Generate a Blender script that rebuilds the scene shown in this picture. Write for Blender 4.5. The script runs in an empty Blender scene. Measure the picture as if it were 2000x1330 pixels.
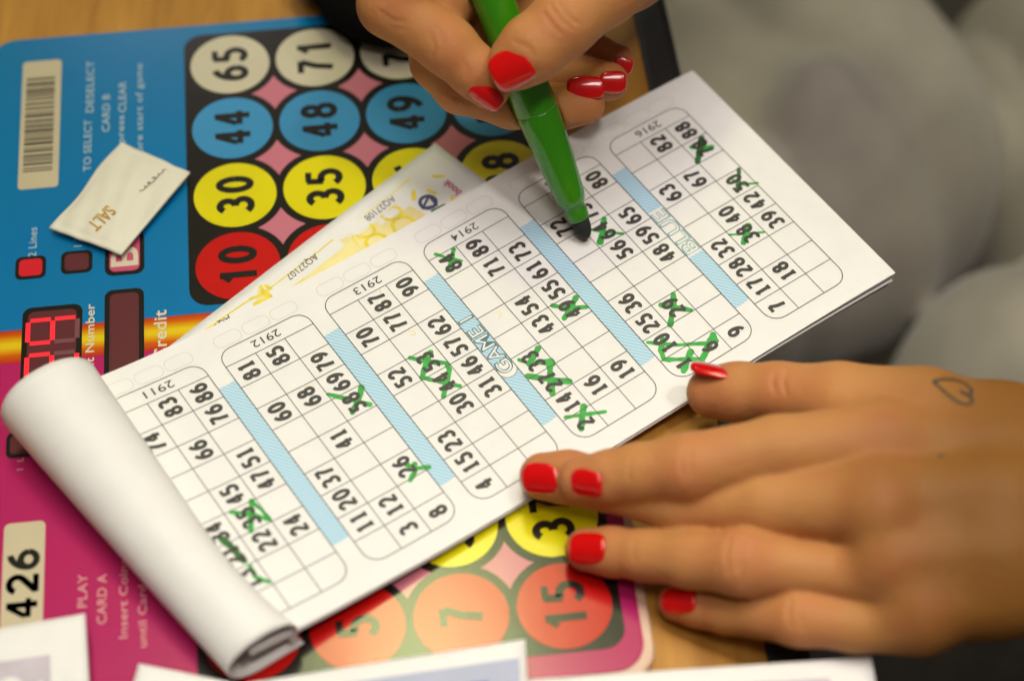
import bpy, bmesh, math, random
import numpy as np
from mathutils import Vector, Matrix

# ------------------------------------------------------------------ camera (calibrated, millimetres -> metres)
MM = 0.001
F, TILT, H = 3774.3374, 0.6162, 487.3636
MX, MY, MR, MP = -96.9146, 461.1887, 0.1133, 29.1683      # bingo machine: origin, rotation, button pitch
BR, BX, BY = 2.1805, -69.652, 242.2698                     # bingo book: rotation and origin
CA, CB, CT = 9.0, 10.1894, 36.5421                         # column, row and ticket pitch
scene = bpy.context.scene
cam_d = bpy.data.cameras.new("camera"); cam = bpy.data.objects.new("camera", cam_d)
scene.collection.objects.link(cam); scene.camera = cam
cam.location = (0, 0, H*MM); cam.rotation_euler = (TILT, 0, 0)
cam_d.sensor_width = 36; cam_d.lens = F/2000*36
cam_d.clip_start = 0.02; cam_d.clip_end = 30
cam_d.dof.use_dof = True; cam_d.dof.aperture_fstop = 4.8
# ------------------------------------------------------------------ world, lamps, exposure
world = bpy.data.worlds.new("World"); scene.world = world; world.use_nodes = True
bg = world.node_tree.nodes["Background"]; bg.inputs[0].default_value = (1.0, 0.90, 0.78, 1); bg.inputs[1].default_value = 0.11
def area(name, loc, target, sx, sy, watts, col=(1.0, 0.925, 0.86), spread=180):
    d = bpy.data.lights.new(name, 'AREA'); d.shape = 'RECTANGLE'; d.size = sx; d.size_y = sy
    d.energy = watts; d.color = col; d.spread = math.radians(spread)
    o = bpy.data.objects.new(name, d); scene.collection.objects.link(o)
    o.location = loc
    o.rotation_euler = (Vector(target)-Vector(loc)).to_track_quat('-Z', 'Y').to_euler()
    return o
area("ceiling_lamp_key", (0.0, 0.46, 1.15), (0.022, 0.222, 0), 0.56, 0.34, 0.50, spread=29)
area("ceiling_lamp_mirror", (-0.10, 0.96, 1.5), (-0.02, 0.25, 0), 0.18, 0.25, 6.2, (0.92, 1.0, 0.44))
area("ceiling_downlight", (-0.30, 0.45, 1.45), (0.02, 0.26, 0), 0.03, 0.03, .10, spread=60)
area("ceiling_downlight", (-0.02, 0.70, 1.45), (0.0, 0.30, 0), 0.035, 0.035, .45)
area("ceiling_downlight", (0.42, 0.16, 1.30), (0.10, 0.42, 0), 0.12, 0.12, 0.75, spread=60)
area("ceiling_downlight", (0.38, 0.66, 1.45), (0.0, 0.30, 0), 0.035, 0.035, .75)
area("ceiling_downlight", (0.0, -0.10, 1.45), (0.02, 0.28, 0), 0.45, 0.30, 1.1, spread=64)  # broad fill light added behind the camera, no known fitting
for lx, ly in ((-0.62, 2.65), (0.45, 2.60)):
    area("ceiling_panel_far", (lx, ly, 1.75), (0.0, 0.30, 0), 0.40, 0.34, 5.0)
scene.view_settings.view_transform = 'Standard'; scene.view_settings.look = 'None'
scene.view_settings.exposure = -0.50; scene.view_settings.gamma = 1.0
scene.view_settings.use_curve_mapping = False

# ------------------------------------------------------------------ geometry helpers
ct, st = math.cos(TILT), math.sin(TILT)
CAMP = np.array([0., 0., H])
def ray(px, py):
    x, y, z = (px-1000)/F, -(py-665)/F, -1.
    return np.array([x, ct*y-st*z, st*y+ct*z])
def un(px, py, z=0.):
    d = ray(px, py); return CAMP+(z-H)/d[2]*d
FP = un(1120, 600, 8)
cam_d.dof.focus_distance = float(np.dot(FP-CAMP, np.array([0, st, -ct])))*MM
cb, sb = math.cos(BR), math.sin(BR)
def bz(U, V):
    v = (V-100)/100; u = (U-40)/40
    return 5.0+0.7973*u+1.0077*v+4.5007*v*v-3.2727*v**3-0.1375*v*u
def K(U, V, dz=0.):
    return (BX+cb*U+sb*V, BY+sb*U-cb*V, bz(U, V)+dz)
def Kz(U, V, z): return (BX+cb*U+sb*V, BY+sb*U-cb*V, z)
def book_uv(px, py):
    z = 5.
    for _ in range(15):
        P = un(px, py, z); dx, dy = P[0]-BX, P[1]-BY
        U = cb*dx+sb*dy; V = sb*dx-cb*dy; z = bz(U, V)
    return U, V
cm_, sm_ = math.cos(MR), math.sin(MR)
def MW(i, j, z=0.):
    x, y = i*MP, j*MP
    return (MX+cm_*x-sm_*y, MY+sm_*x+cm_*y, z)
def mach_ij(px, py):
    P = un(px, py, 0); dx, dy = P[0]-MX, P[1]-MY
    return (cm_*dx+sm_*dy)/MP, (-sm_*dx+cm_*dy)/MP

def mesh_obj(name, verts, faces, mat=None, parent=None, smooth=False):
    """verts in millimetres, world space"""
    me = bpy.data.meshes.new(name)
    me.from_pydata([tuple(float(c)*MM for c in v) for v in verts], [], [tuple(int(i) for i in f) for f in faces])
    me.update()
    if smooth:
        me.polygons.foreach_set("use_smooth", [True]*len(me.polygons))
    o = bpy.data.objects.new(name, me); scene.collection.objects.link(o)
    if mat: me.materials.append(mat)
    if parent:
        o.parent = parent; o.matrix_parent_inverse = parent.matrix_world.inverted() if False else Matrix.Translation(-parent.location)
    return o
def empty(name, loc_mm, label, cat, group=None):
    o = bpy.data.objects.new(name, None); scene.collection.objects.link(o)
    o.location = Vector(loc_mm)*MM; o.empty_display_size = 0.02
    o['label'] = label; o['category'] = cat
    if group: o['group'] = group
    return o
def tag(o, label=None, cat=None, group=None, kind=None):
    if label: o['label'] = label
    if cat: o['category'] = cat
    if group: o['group'] = group
    if kind: o['kind'] = kind
    return o
class MB:
    def __init__(s): s.v = []; s.f = []
    def add(s, v, f):
        n = len(s.v); s.v += [tuple(p) for p in v]; s.f += [tuple(i+n for i in q) for q in f]
    def build(s, name, mat, parent=None, smooth=False): return mesh_obj(name, s.v, s.f, mat, parent, smooth)
def arc_pts(cx, cy, r, a0, a1, n=8):
    return [(cx+r*math.cos(math.radians(a0+(a1-a0)*k/n)), cy+r*math.sin(math.radians(a0+(a1-a0)*k/n))) for k in range(n+1)]
def rrect(x0, y0, x1, y1, r, n=6):
    return (arc_pts(x1-r, y1-r, r, 0, 90, n)+arc_pts(x0+r, y1-r, r, 90, 180, n)
            + arc_pts(x0+r, y0+r, r, 180, 270, n)+arc_pts(x1-r, y0+r, r, 270, 360, n))
def prism(mb, pts, fn, z0, z1, bevel=0.0):
    n = len(pts); c = np.mean(pts, axis=0)
    top = [fn(p[0], p[1], z1) for p in pts]; bot = [fn(p[0], p[1], z0) for p in pts]
    if bevel > 0:
        P = np.array(pts); d = P-c; L = np.linalg.norm(d, axis=1)[:, None]
        Q = P-d/L*bevel
        inn = [fn(p[0], p[1], z1) for p in Q]; mid = [fn(p[0], p[1], z1-bevel*MP*0.6) for p in pts]
        v = inn+mid+bot
        f = [list(range(n))]+[[i, n+i, n+(i+1) % n, (i+1) % n] for i in range(n)]+[[n+i, 2*n+i, 2*n+(i+1) % n, n+(i+1) % n] for i in range(n)]+[list(range(3*n-1, 2*n-1, -1))]
        mb.add(v, f); return
    f = [list(range(n)), list(range(2*n-1, n-1, -1))]+[[i, n+i, n+(i+1) % n, (i+1) % n] for i in range(n)]
    mb.add(top+bot, f)
def ribbon(mb, pts, w, fn, step=3.0, cap=False, wob=None):
    """flat stroke of width w along 2D polyline, mapped through fn(x,y)"""
    P = []
    for a, b in zip(pts[:-1], pts[1:]):
        L = math.hypot(b[0]-a[0], b[1]-a[1]); n = max(1, int(L/step))
        for k in range(n): P.append((a[0]+(b[0]-a[0])*k/n, a[1]+(b[1]-a[1])*k/n))
    P.append(pts[-1])
    V = []
    N = len(P)
    for i, p in enumerate(P):
        a = P[max(0, i-1)]; b = P[min(N-1, i+1)]
        dx, dy = b[0]-a[0], b[1]-a[1]; L = math.hypot(dx, dy) or 1
        nx, ny = -dy/L, dx/L; ww = w/2*(wob(i/(max(1, N-1))) if wob else 1)
        V.append(fn(p[0]-nx*ww, p[1]-ny*ww)); V.append(fn(p[0]+nx*ww, p[1]+ny*ww))
    F_ = [(2*i, 2*i+2, 2*i+3, 2*i+1) for i in range(N-1)]
    if cap:
        for idx, sgn in ((0, -1), (N-1, 1)):
            p = P[idx]; q = P[1] if idx == 0 else P[N-2]
            dx, dy = p[0]-q[0], p[1]-q[1]; a0 = math.degrees(math.atan2(dy, dx))
            ww = w/2*(wob(0 if idx == 0 else 1) if wob else 1)
            ap = arc_pts(p[0], p[1], ww, a0-90, a0+90, 6)
            base = len(V); V += [fn(*q2) for q2 in ap]; F_.append(tuple(range(base, base+7)))
    mb.add(V, F_)
# ---- text: outlines of the built-in font as flat polygons
_tc = {}
def text2d(s, offset=0.0, shear=0.0, spacing=1.0):
    key = (s, offset, shear, spacing)
    if key in _tc: return _tc[key]
    cu = bpy.data.curves.new("t", 'FONT'); cu.body = s; cu.size = 1; cu.offset = offset; cu.shear = shear
    cu.space_character = spacing; cu.resolution_u = 5
    o = bpy.data.objects.new("t", cu); scene.collection.objects.link(o)
    dg = bpy.context.evaluated_depsgraph_get()
    me = o.evaluated_get(dg).to_mesh()
    v = np.array([x.co[:2] for x in me.vertices]) if len(me.vertices) else np.zeros((0, 2))
    f = [tuple(p.vertices) for p in me.polygons]
    # make faces counter-clockwise
    g = []
    for q in f:
        A = 0
        for k in range(len(q)):
            x0, y0 = v[q[k]]; x1, y1 = v[q[(k+1) % len(q)]]; A += x0*y1-x1*y0
        g.append(q if A > 0 else q[::-1])
    o.evaluated_get(dg).to_mesh_clear()
    bpy.data.objects.remove(o); bpy.data.curves.remove(cu)
    _tc[key] = (v, g); return _tc[key]
def put_text(mb, s, fn, cx, cy, height, ang=0., width=None, offset=0.0, shear=0., spacing=1., xs=1.0, cap_h=0.73):
    v, f = text2d(s, offset, shear, spacing)
    if not len(v): return
    lo, hi = v.min(0), v.max(0); c = (lo+hi)/2
    sc = height/cap_h; sx = sc*xs
    if width: sx = width/(hi[0]-lo[0])
    ca, sa = math.cos(math.radians(ang)), math.sin(math.radians(ang))
    out = []
    for p in v:
        x, y = (p[0]-c[0])*sx, (p[1]-c[1])*sc
        out.append(fn(cx+ca*x-sa*y, cy+sa*x+ca*y))
    mb.add(out, f)

_zo = [0]
def _arc(cx, cy, rx, ry, a0, a1, n=14): return [(cx+rx*math.cos(math.radians(a0+(a1-a0)*k/n)), cy+ry*math.sin(math.radians(a0+(a1-a0)*k/n))) for k in range(n+1)]
def _bez(p, n=10):
    out = []
    for k in range(n+1):
        t = k/n; u = 1-t; out.append(tuple(u**3*p[0][i]+3*u*u*t*p[1][i]+3*u*t*t*p[2][i]+t**3*p[3][i] for i in (0, 1)))
    return out
_six = [(_arc(.5, .30, .50, .30, 0, 360, 24), 1), (_bez([(.84, 1.0), (.34, .93), (.0, .66), (.0, .30)]), 1)]
GLY = {'1': [([(.50, -.08), (.50, 1.03)], 1), ([(.50, .98), (.08, .78)], .8), ([(.0, .0), (1., .0)], .82)],
       '4': [([(.72, -.08), (.72, 1.08)], 1), ([(.66, 1.03), (-.02, .36)], .82), ([(-.10, .26), (1.12, .26)], .86)],
       '7': [([(-.08, 1.), (1.08, 1.)], .9), ([(1.0, .98), (.55, .5), (.34, -.08)], 1)],
       '0': [(_arc(.5, .5, .5, .5, 0, 360, 28), 1)],
       '2': [(_arc(.48, .70, .48, .30, 165, -38)+[(.0, .0)], 1), ([(-.08, .0), (1.08, .0)], .86)],
       '3': [(_arc(.42, .755, .46, .245, 150, -90), 1), (_arc(.42, .255, .56, .255, 90, -150), 1)],
       '5': [([(.98, 1.), (.12, 1.)], .86), ([(.16, 1.05), (.10, .56)]+_arc(.42, .30, .56, .30, 112, -150), 1)],
       '6': _six, '9': [([(1-x, 1-y) for x, y in p], w) for p, w in _six],
       '8': [(_arc(.5, .765, .40, .235, 0, 360, 22), 1), (_arc(.5, .265, .50, .265, 0, 360, 24), 1)]}
GROT1 = [([(.62, -.08), (.62, 1.08)], 1), ([(.60, 1.0), (.12, .74)], .8)]
def put_digit(mb, ch, fnz, cx, cy, wid, hgt, t, offset, z, cap_h=.73, ang=0., gly=None):
    """one heavy figure drawn as strokes; fnz(x, y, z)"""
    ca, sa = math.cos(math.radians(ang)), math.sin(math.radians(ang))
    for k, (pts, w_) in enumerate(gly or GLY[ch]):
        P = []
        for p in pts:
            x, y = (p[0]-.5)*(wid-t), (p[1]-.5)*(hgt-t); P.append((cx+ca*x-sa*y, cy+sa*x+ca*y))
        ribbon(mb, P, t*w_, lambda a, b_, k=k: fnz(a, b_, z+.025*k), step=1e9)
# ------------------------------------------------------------------ materials
def new_mat(name):
    m = bpy.data.materials.new(name); m.use_nodes = True
    nt = m.node_tree; return m, nt, nt.nodes["Principled BSDF"]
def mat(name, col, rough=0.5, var=0.0, vscale=60., bump=0.0, bscale=800., coat=0.0, coat_r=0.05, spec=0.5, metal=0., sss=0., emit=None, es=0., croll=0.03):
    m, nt, b = new_mat(name)
    b.inputs["Base Color"].default_value = (*col, 1); b.inputs["Roughness"].default_value = rough
    b.inputs["Coat Weight"].default_value = coat; b.inputs["Coat Roughness"].default_value = coat_r
    b.inputs["Specular IOR Level"].default_value = spec; b.inputs["Metallic"].default_value = metal
    tc = nt.nodes.new("ShaderNodeTexCoord")
    if var > 0:
        n = nt.nodes.new("ShaderNodeTexNoise"); n.inputs["Scale"].default_value = vscale; n.inputs["Detail"].default_value = 5
        nt.links.new(tc.outputs["Object"], n.inputs["Vector"])
        r = nt.nodes.new("ShaderNodeValToRGB"); r.color_ramp.elements[0].position = .3; r.color_ramp.elements[1].position = .7
        r.color_ramp.elements[0].color = (*[c*(1-var) for c in col], 1); r.color_ramp.elements[1].color = (*[min(1, c*(1+var)) for c in col], 1)
        nt.links.new(n.outputs["Fac"], r.inputs["Fac"]); nt.links.new(r.outputs["Color"], b.inputs["Base Color"])
    if bump > 0:
        n2 = nt.nodes.new("ShaderNodeTexNoise"); n2.inputs["Scale"].default_value = bscale; n2.inputs["Detail"].default_value = 6
        nt.links.new(tc.outputs["Object"], n2.inputs["Vector"])
        bp = nt.nodes.new("ShaderNodeBump"); bp.inputs["Strength"].default_value = bump; bp.inputs["Distance"].default_value = 0.0005
        nt.links.new(n2.outputs["Fac"], bp.inputs["Height"]); nt.links.new(bp.outputs["Normal"], b.inputs["Normal"])
    if emit:
        b.inputs["Emission Color"].default_value = (*emit, 1); b.inputs["Emission Strength"].default_value = es
    if sss > 0:
        b.inputs["Subsurface Weight"].default_value = sss; b.inputs["Subsurface Scale"].default_value = 0.003
        b.inputs["Subsurface Radius"].default_value = (1, .35, .15)
    return m
M = {}
M['paper'] = mat("paper", (.80, .79, .765), .55, var=.02, vscale=120, bump=.12, bscale=900, spec=.35)
M['paper_edge'] = mat("paper_edge", (.62, .58, .52), .8, var=.15, vscale=900)
M['paper_pink'] = mat("paper_pink_tint", (.62, .50, .58), .6)
M['pale_violet'] = mat("pale_violet_print", (.56, .50, .56), .6, var=.12, vscale=90)
M['pale_blue_print'] = mat("pale_blue_print", (.42, .45, .58), .6, var=.04, vscale=70)
M['deep_blue_print'] = mat("deep_blue_print", (.12, .14, .42), .5)
M['ink'] = mat("black_ink", (.035, .03, .028), .5, var=.25, vscale=500)
M['line'] = mat("thin_line_ink", (.055, .047, .04), .6)
M['faint'] = mat("faint_line_ink", (.66, .62, .57), .6)
M['teal_line'] = mat("teal_line_ink", (.07, .16, .18), .5)
M['teal_pale'] = mat("pale_teal_ink", (.25, .42, .42), .5)
M['green_ink'] = mat("green_marker_ink", (.022, .36, .040), .45, var=.28, vscale=420)
M['green_dark'] = mat("green_marker_ink_wet", (.015, .13, .015), .4, var=.4, vscale=500)
M['yellow_ink'] = mat("yellow_ink", (.82, .66, .03), .5, var=.1, vscale=200)
M['yellow_pale'] = mat("pale_yellow_ink", (.80, .70, .30), .5, var=.10, vscale=90)
M['pinkred_ink'] = mat("pink_red_ink", (.55, .14, .22), .5)
M['navy_ink'] = mat("navy_ink", (.06, .06, .14), .5)
# light blue hatched stripe
m, nt, b = new_mat("hatched_blue_print"); M['stripe'] = m
tc = nt.nodes.new("ShaderNodeTexCoord"); mp = nt.nodes.new("ShaderNodeMapping"); mp.inputs["Rotation"].default_value = (0, 0, math.radians(16))
w = nt.nodes.new("ShaderNodeTexWave"); w.bands_direction = 'Y'; w.inputs["Scale"].default_value = 290; w.inputs["Distortion"].default_value = 0.4
r = nt.nodes.new("ShaderNodeValToRGB"); r.color_ramp.elements[0].position = .35; r.color_ramp.elements[1].position = .75
r.color_ramp.elements[0].color = (.33, .56, .72, 1); r.color_ramp.elements[1].color = (.50, .70, .81, 1)
nt.links.new(tc.outputs["Object"], mp.inputs[0]); nt.links.new(mp.outputs[0], w.inputs["Vector"]); nt.links.new(w.outputs["Fac"], r.inputs[0])
nt.links.new(r.outputs[0], b.inputs["Base Color"]); b.inputs["Roughness"].default_value = .55
GL = dict(rough=.19, coat=.0, spec=.45, bump=.07, bscale=70)
M['btn_white'] = mat("cream_button", (.58, .53, .38), **GL, var=.04, vscale=40)
M['btn_blue'] = mat("blue_button", (.045, .26, .50), **GL, var=.05, vscale=40)
M['btn_yellow'] = mat("yellow_button", (.70, .62, .004), **GL, var=.04, vscale=40)
M['btn_red'] = mat("red_button", (.50, .006, .004), **GL, var=.06, vscale=40)
M['board_black'] = mat("black_board", (.012, .010, .007), **GL)
M['diamond'] = mat("pink_diamond", (.54, .17, .22), **GL)
M['glyph_black'] = mat("black_lettering", (.014, .012, .010), **GL)
M['glyph_cream'] = mat("cream_lettering", (.62, .55, .40), .4)
M['glyph_pale'] = mat("pale_blue_lettering", (.34, .46, .50), .4)
M['glyph_pink'] = mat("pale_pink_lettering", (.58, .25, .25), .4)
M['label_cream'] = mat("cream_sticker", (.52, .45, .29), .4, var=.04, vscale=60)
M['barcode'] = mat("barcode_ink", (.07, .055, .03), .4)
M['window'] = mat("maroon_display_window", (.11, .022, .026), .22, coat=.3)
M['led_on'] = mat("lit_red_segment", (.6, 0, .01), .4, emit=(1, 0.0, .03), es=.7)
M['led_off'] = mat("unlit_segment", (.15, .035, .045), .4)
M['lamp_red'] = mat("lit_red_indicator", (.5, 0, .01), .3, emit=(.8, 0.0, .01), es=.2)
M['btn_b'] = mat("pink_card_button", (.52, .06, .15), .3)
M['lip'] = mat("cream_plastic_edge", (.62, .42, .30), .35)
# machine face: blue, fiery band, pink along its own Y axis
m, nt, b = new_mat("machine_face_print"); M['face'] = m
tc = nt.nodes.new("ShaderNodeTexCoord"); sp = nt.nodes.new("ShaderNodeSeparateXYZ"); nt.links.new(tc.outputs["Object"], sp.inputs[0])
mr = nt.nodes.new("ShaderNodeMapRange"); mr.inputs["From Min"].default_value = -4.10*MP*MM; mr.inputs["From Max"].default_value = -3.52*MP*MM
nt.links.new(sp.outputs["Y"], mr.inputs["Value"])
r = nt.nodes.new("ShaderNodeValToRGB"); cr = r.color_ramp
cols = [(0, (.46, .016, .12)), (.115, (.46, .016, .12)), (.14, (.50, .03, .01)), (.30, (.62, .12, .0)), (.48, (.78, .56, .01)), (.56, (.78, .56, .01)), (.74, (.62, .12, .0)), (.85, (.50, .03, .01)), (.875, (.003, .180, .42))]
cr.elements[0].position = cols[0][0]; cr.elements[0].color = (*cols[0][1], 1); cr.elements[1].position = cols[-1][0]; cr.elements[1].color = (*cols[-1][1], 1)
for p_, c_ in cols[1:-1]:
    e = cr.elements.new(p_); e.color = (*c_, 1)
nt.links.new(mr.outputs[0], r.inputs[0])
n = nt.nodes.new("ShaderNodeTexNoise"); n.inputs["Scale"].default_value = 35; nt.links.new(tc.outputs["Object"], n.inputs["Vector"])
mx = nt.nodes.new("ShaderNodeMix"); mx.data_type = 'RGBA'; mx.blend_type = 'MULTIPLY'; mx.inputs["Factor"].default_value = .18
nt.links.new(r.outputs[0], mx.inputs["A"]); nt.links.new(n.outputs["Color"], mx.inputs["B"])
nt.links.new(mx.outputs["Result"], b.inputs["Base Color"]); b.inputs["Roughness"].default_value = .20; b.inputs["Specular IOR Level"].default_value = .4
# beech table top
m, nt, b = new_mat("beech_veneer"); M['wood'] = m
tc = nt.nodes.new("ShaderNodeTexCoord"); mp = nt.nodes.new("ShaderNodeMapping"); mp.inputs["Scale"].default_value = (28, 3.5, 1); mp.inputs["Rotation"].default_value = (0, 0, MR)
n = nt.nodes.new("ShaderNodeTexNoise"); n.inputs["Scale"].default_value = 4; n.inputs["Detail"].default_value = 8; n.inputs["Distortion"].default_value = .6
nt.links.new(tc.outputs["Object"], mp.inputs[0]); nt.links.new(mp.outputs[0], n.inputs["Vector"])
r = nt.nodes.new("ShaderNodeValToRGB"); r.color_ramp.elements[0].position = .3; r.color_ramp.elements[1].position = .72
r.color_ramp.elements[0].color = (.34, .150, .020, 1); r.color_ramp.elements[1].color = (.56, .275, .045, 1)
nt.links.new(n.outputs["Fac"], r.inputs[0]); nt.links.new(r.outputs[0], b.inputs["Base Color"]); b.inputs["Roughness"].default_value = .45; b.inputs["Specular IOR Level"].default_value = .25
M['edge'] = mat("black_rubber_edge", (.012, .011, .010), .5)
M['floor'] = mat("dark_carpet", (.10, .085, .07), .95, var=.3, vscale=60)
M['pouch'] = mat("black_cloth", (.005, .0045, .004), 1.0, bump=.4, bscale=900, spec=.08)
# grey jersey
m = mat("grey_jersey", (.37, .335, .275), .95, var=.20, vscale=16, bump=.5, bscale=500); M['jersey'] = m
m.node_tree.nodes["Principled BSDF"].inputs["Sheen Weight"].default_value = .3
M['pen'] = mat("green_plastic", (.034, .235, .004), .20, coat=.5, coat_r=.03, spec=.4)
M['pen_neck'] = mat("green_plastic_neck", (.03, .20, .006), .3, coat=.3)
M['nib'] = mat("dark_felt", (.008, .012, .010), .75, bump=.6, bscale=2500)
M['nail'] = mat("red_nail_varnish", (.60, .0002, .0008), .25, coat=1.0, coat_r=.02, spec=.3, bump=.05, bscale=170)
M['nail_rim'] = mat("nail_edge", (.62, .22, .20), .35, coat=.4)
M['gold'] = mat("gold_ink", (.50, .28, .04), .45, var=.2, vscale=400)
M['sachet'] = mat("cream_sachet_paper", (.72, .69, .56), .5, var=.03, vscale=90, bump=.25, bscale=160)
M['tattoo'] = mat("blue_green_tattoo_ink", (.020, .035, .026), .55)
# skin
m, nt, b = new_mat("skin"); M['skin'] = m
tc = nt.nodes.new("ShaderNodeTexCoord")
at = nt.nodes.new("ShaderNodeAttribute"); at.attribute_name = "flush"
n = nt.nodes.new("ShaderNodeTexNoise"); n.inputs["Scale"].default_value = 90; n.inputs["Detail"].default_value = 6
nt.links.new(tc.outputs["Object"], n.inputs["Vector"])
ad = nt.nodes.new("ShaderNodeMath"); ad.operation = 'MULTIPLY_ADD'; ad.inputs[1].default_value = 1.0; ad.inputs[2].default_value = -.47
nt.links.new(n.outputs["Fac"], ad.inputs[0])
a2 = nt.nodes.new("ShaderNodeMath"); a2.operation = 'ADD'; a2.use_clamp = True
nt.links.new(ad.outputs[0], a2.inputs[0]); nt.links.new(at.outputs["Fac"], a2.inputs[1])
r = nt.nodes.new("ShaderNodeValToRGB"); r.color_ramp.elements[0].position = 0; r.color_ramp.elements[1].position = 1
r.color_ramp.elements[0].color = (.50, .228, .074, 1); r.color_ramp.elements[1].color = (.48, .150, .065, 1)
nt.links.new(a2.outputs[0], r.inputs[0])
at2 = nt.nodes.new("ShaderNodeAttribute"); at2.attribute_name = "tan"  # paints the shading of the hand's back into the skin colour
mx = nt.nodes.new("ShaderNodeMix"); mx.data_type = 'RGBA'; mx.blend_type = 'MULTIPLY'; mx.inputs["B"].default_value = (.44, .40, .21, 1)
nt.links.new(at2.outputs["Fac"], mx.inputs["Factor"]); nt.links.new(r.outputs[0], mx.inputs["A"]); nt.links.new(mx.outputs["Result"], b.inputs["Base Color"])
b.inputs["Roughness"].default_value = .60; b.inputs["Subsurface Weight"].default_value = .30
b.inputs["Subsurface Scale"].default_value = .004; b.inputs["Subsurface Radius"].default_value = (1, .35, .15)
b.inputs["Specular IOR Level"].default_value = .24
v1 = nt.nodes.new("ShaderNodeTexVoronoi"); v1.inputs["Scale"].default_value = 1100; nt.links.new(tc.outputs["Object"], v1.inputs["Vector"])
n2 = nt.nodes.new("ShaderNodeTexNoise"); n2.inputs["Scale"].default_value = 260; n2.inputs["Detail"].default_value = 8; nt.links.new(tc.outputs["Object"], n2.inputs["Vector"])
b1 = nt.nodes.new("ShaderNodeBump"); b1.inputs["Strength"].default_value = .16; b1.inputs["Distance"].default_value = .0003
b2 = nt.nodes.new("ShaderNodeBump"); b2.inputs["Strength"].default_value = .5; b2.inputs["Distance"].default_value = .0006
nt.links.new(v1.outputs["Distance"], b1.inputs["Height"]); nt.links.new(n2.outputs["Fac"], b2.inputs["Height"])
nt.links.new(b1.outputs[0], b2.inputs["Normal"]); nt.links.new(b2.outputs[0], b.inputs["Normal"])

# ------------------------------------------------------------------ the setting: floor and table
fl = mesh_obj("floor", [(-2500, -2500, -720), (2500, -2500, -720), (2500, 3500, -720), (-2500, 3500, -720)], [(0, 1, 2, 3)], M['floor'])
tag(fl, kind='structure')
TZ = -3.2
table = empty("table", MW(0, -4, TZ), "beech topped table with a thick black rubber edge under the bingo machine", "table")
e0 = 4.86
mb = MB(); prism(mb, [(-30, -22), (e0, -22), (e0, 9), (-30, 9)], MW, TZ-22, TZ); mb.build("table_top", M['wood'], table)
mb = MB()
prof = [(0.01, TZ+.25), (.06, TZ+.55), (.33, TZ+.45), (.42, TZ-.6), (.45, TZ-4), (.45, TZ-20), (.36, TZ-24), (0.01, TZ-24)]
vv = []; ff = []
for j in (-22, 9):
    for di, z in prof: vv.append(MW(e0+di, j, z))
n = len(prof)
for k in range(n): ff.append((k, (k+1) % n, n+(k+1) % n, n+k))
ff += [tuple(range(n-1, -1, -1)), tuple(range(n, 2*n))]
mb.add(vv, ff); mb.build("edge_band", M['edge'], table)

# ------------------------------------------------------------------ bingo machine
mach = empty("bingo_machine", MW(0, -4, 0), "flat blue and pink electronic bingo machine with coloured number circles under the papers", "game machine")
# body
mb = MB(); prism(mb, rrect(-2.84, -8.34, 3.80, .70, .34, 8), MW, TZ+.05, -.45, bevel=.03); mb.build("body", M['lip'], mach)
# face sheet with its own axes so that the print follows it
fm = bpy.data.meshes.new("printed_face")
P = rrect(-2.80, -8.24, 3.705, .685, .30, 10); n = len(P)
vv = [(p[0]*MP*MM, p[1]*MP*MM, 0) for p in P]+[(p[0]*MP*MM, p[1]*MP*MM, -.45*MM) for p in P]
fm.from_pydata(vv, [], [tuple(range(n))]+[(i, n+i, n+(i+1) % n, (i+1) % n) for i in range(n)]); fm.update()
fm.materials.append(M['face'])
fo = bpy.data.objects.new("printed_face", fm); scene.collection.objects.link(fo); fo.parent = mach
fo.matrix_parent_inverse = Matrix.Translation(-mach.location)
fo.location = Vector((MX, MY, 0))*MM; fo.rotation_euler = (0, 0, MR)
def MWz(z): return lambda i, j: MW(i, j, z)
def sheet(name, pts, fn, z0, z1, m_, parent): 
    mb = MB(); prism(mb, pts, fn, z0, z1); return mb.build(name, m_, parent)
def machine_number(mbx, s, i, j, z):
    # narrow grotesque figures reading along +j; ones are drawn by hand
    hgt, wd, gap, t = .43, .245, .050, .082
    if len(s) == 1: hgt = .43
    tot = len(s)*wd+(len(s)-1)*gap; x = -tot/2
    for ch in s:
        xc = x+wd/2
        put_digit(mbx, ch, lambda a, b_, zz: MW(i-b_, j+a, zz), xc, 0., wd, hgt, t, 0, z, gly=GROT1 if ch == '1' else None)
        x += wd+gap
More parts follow.
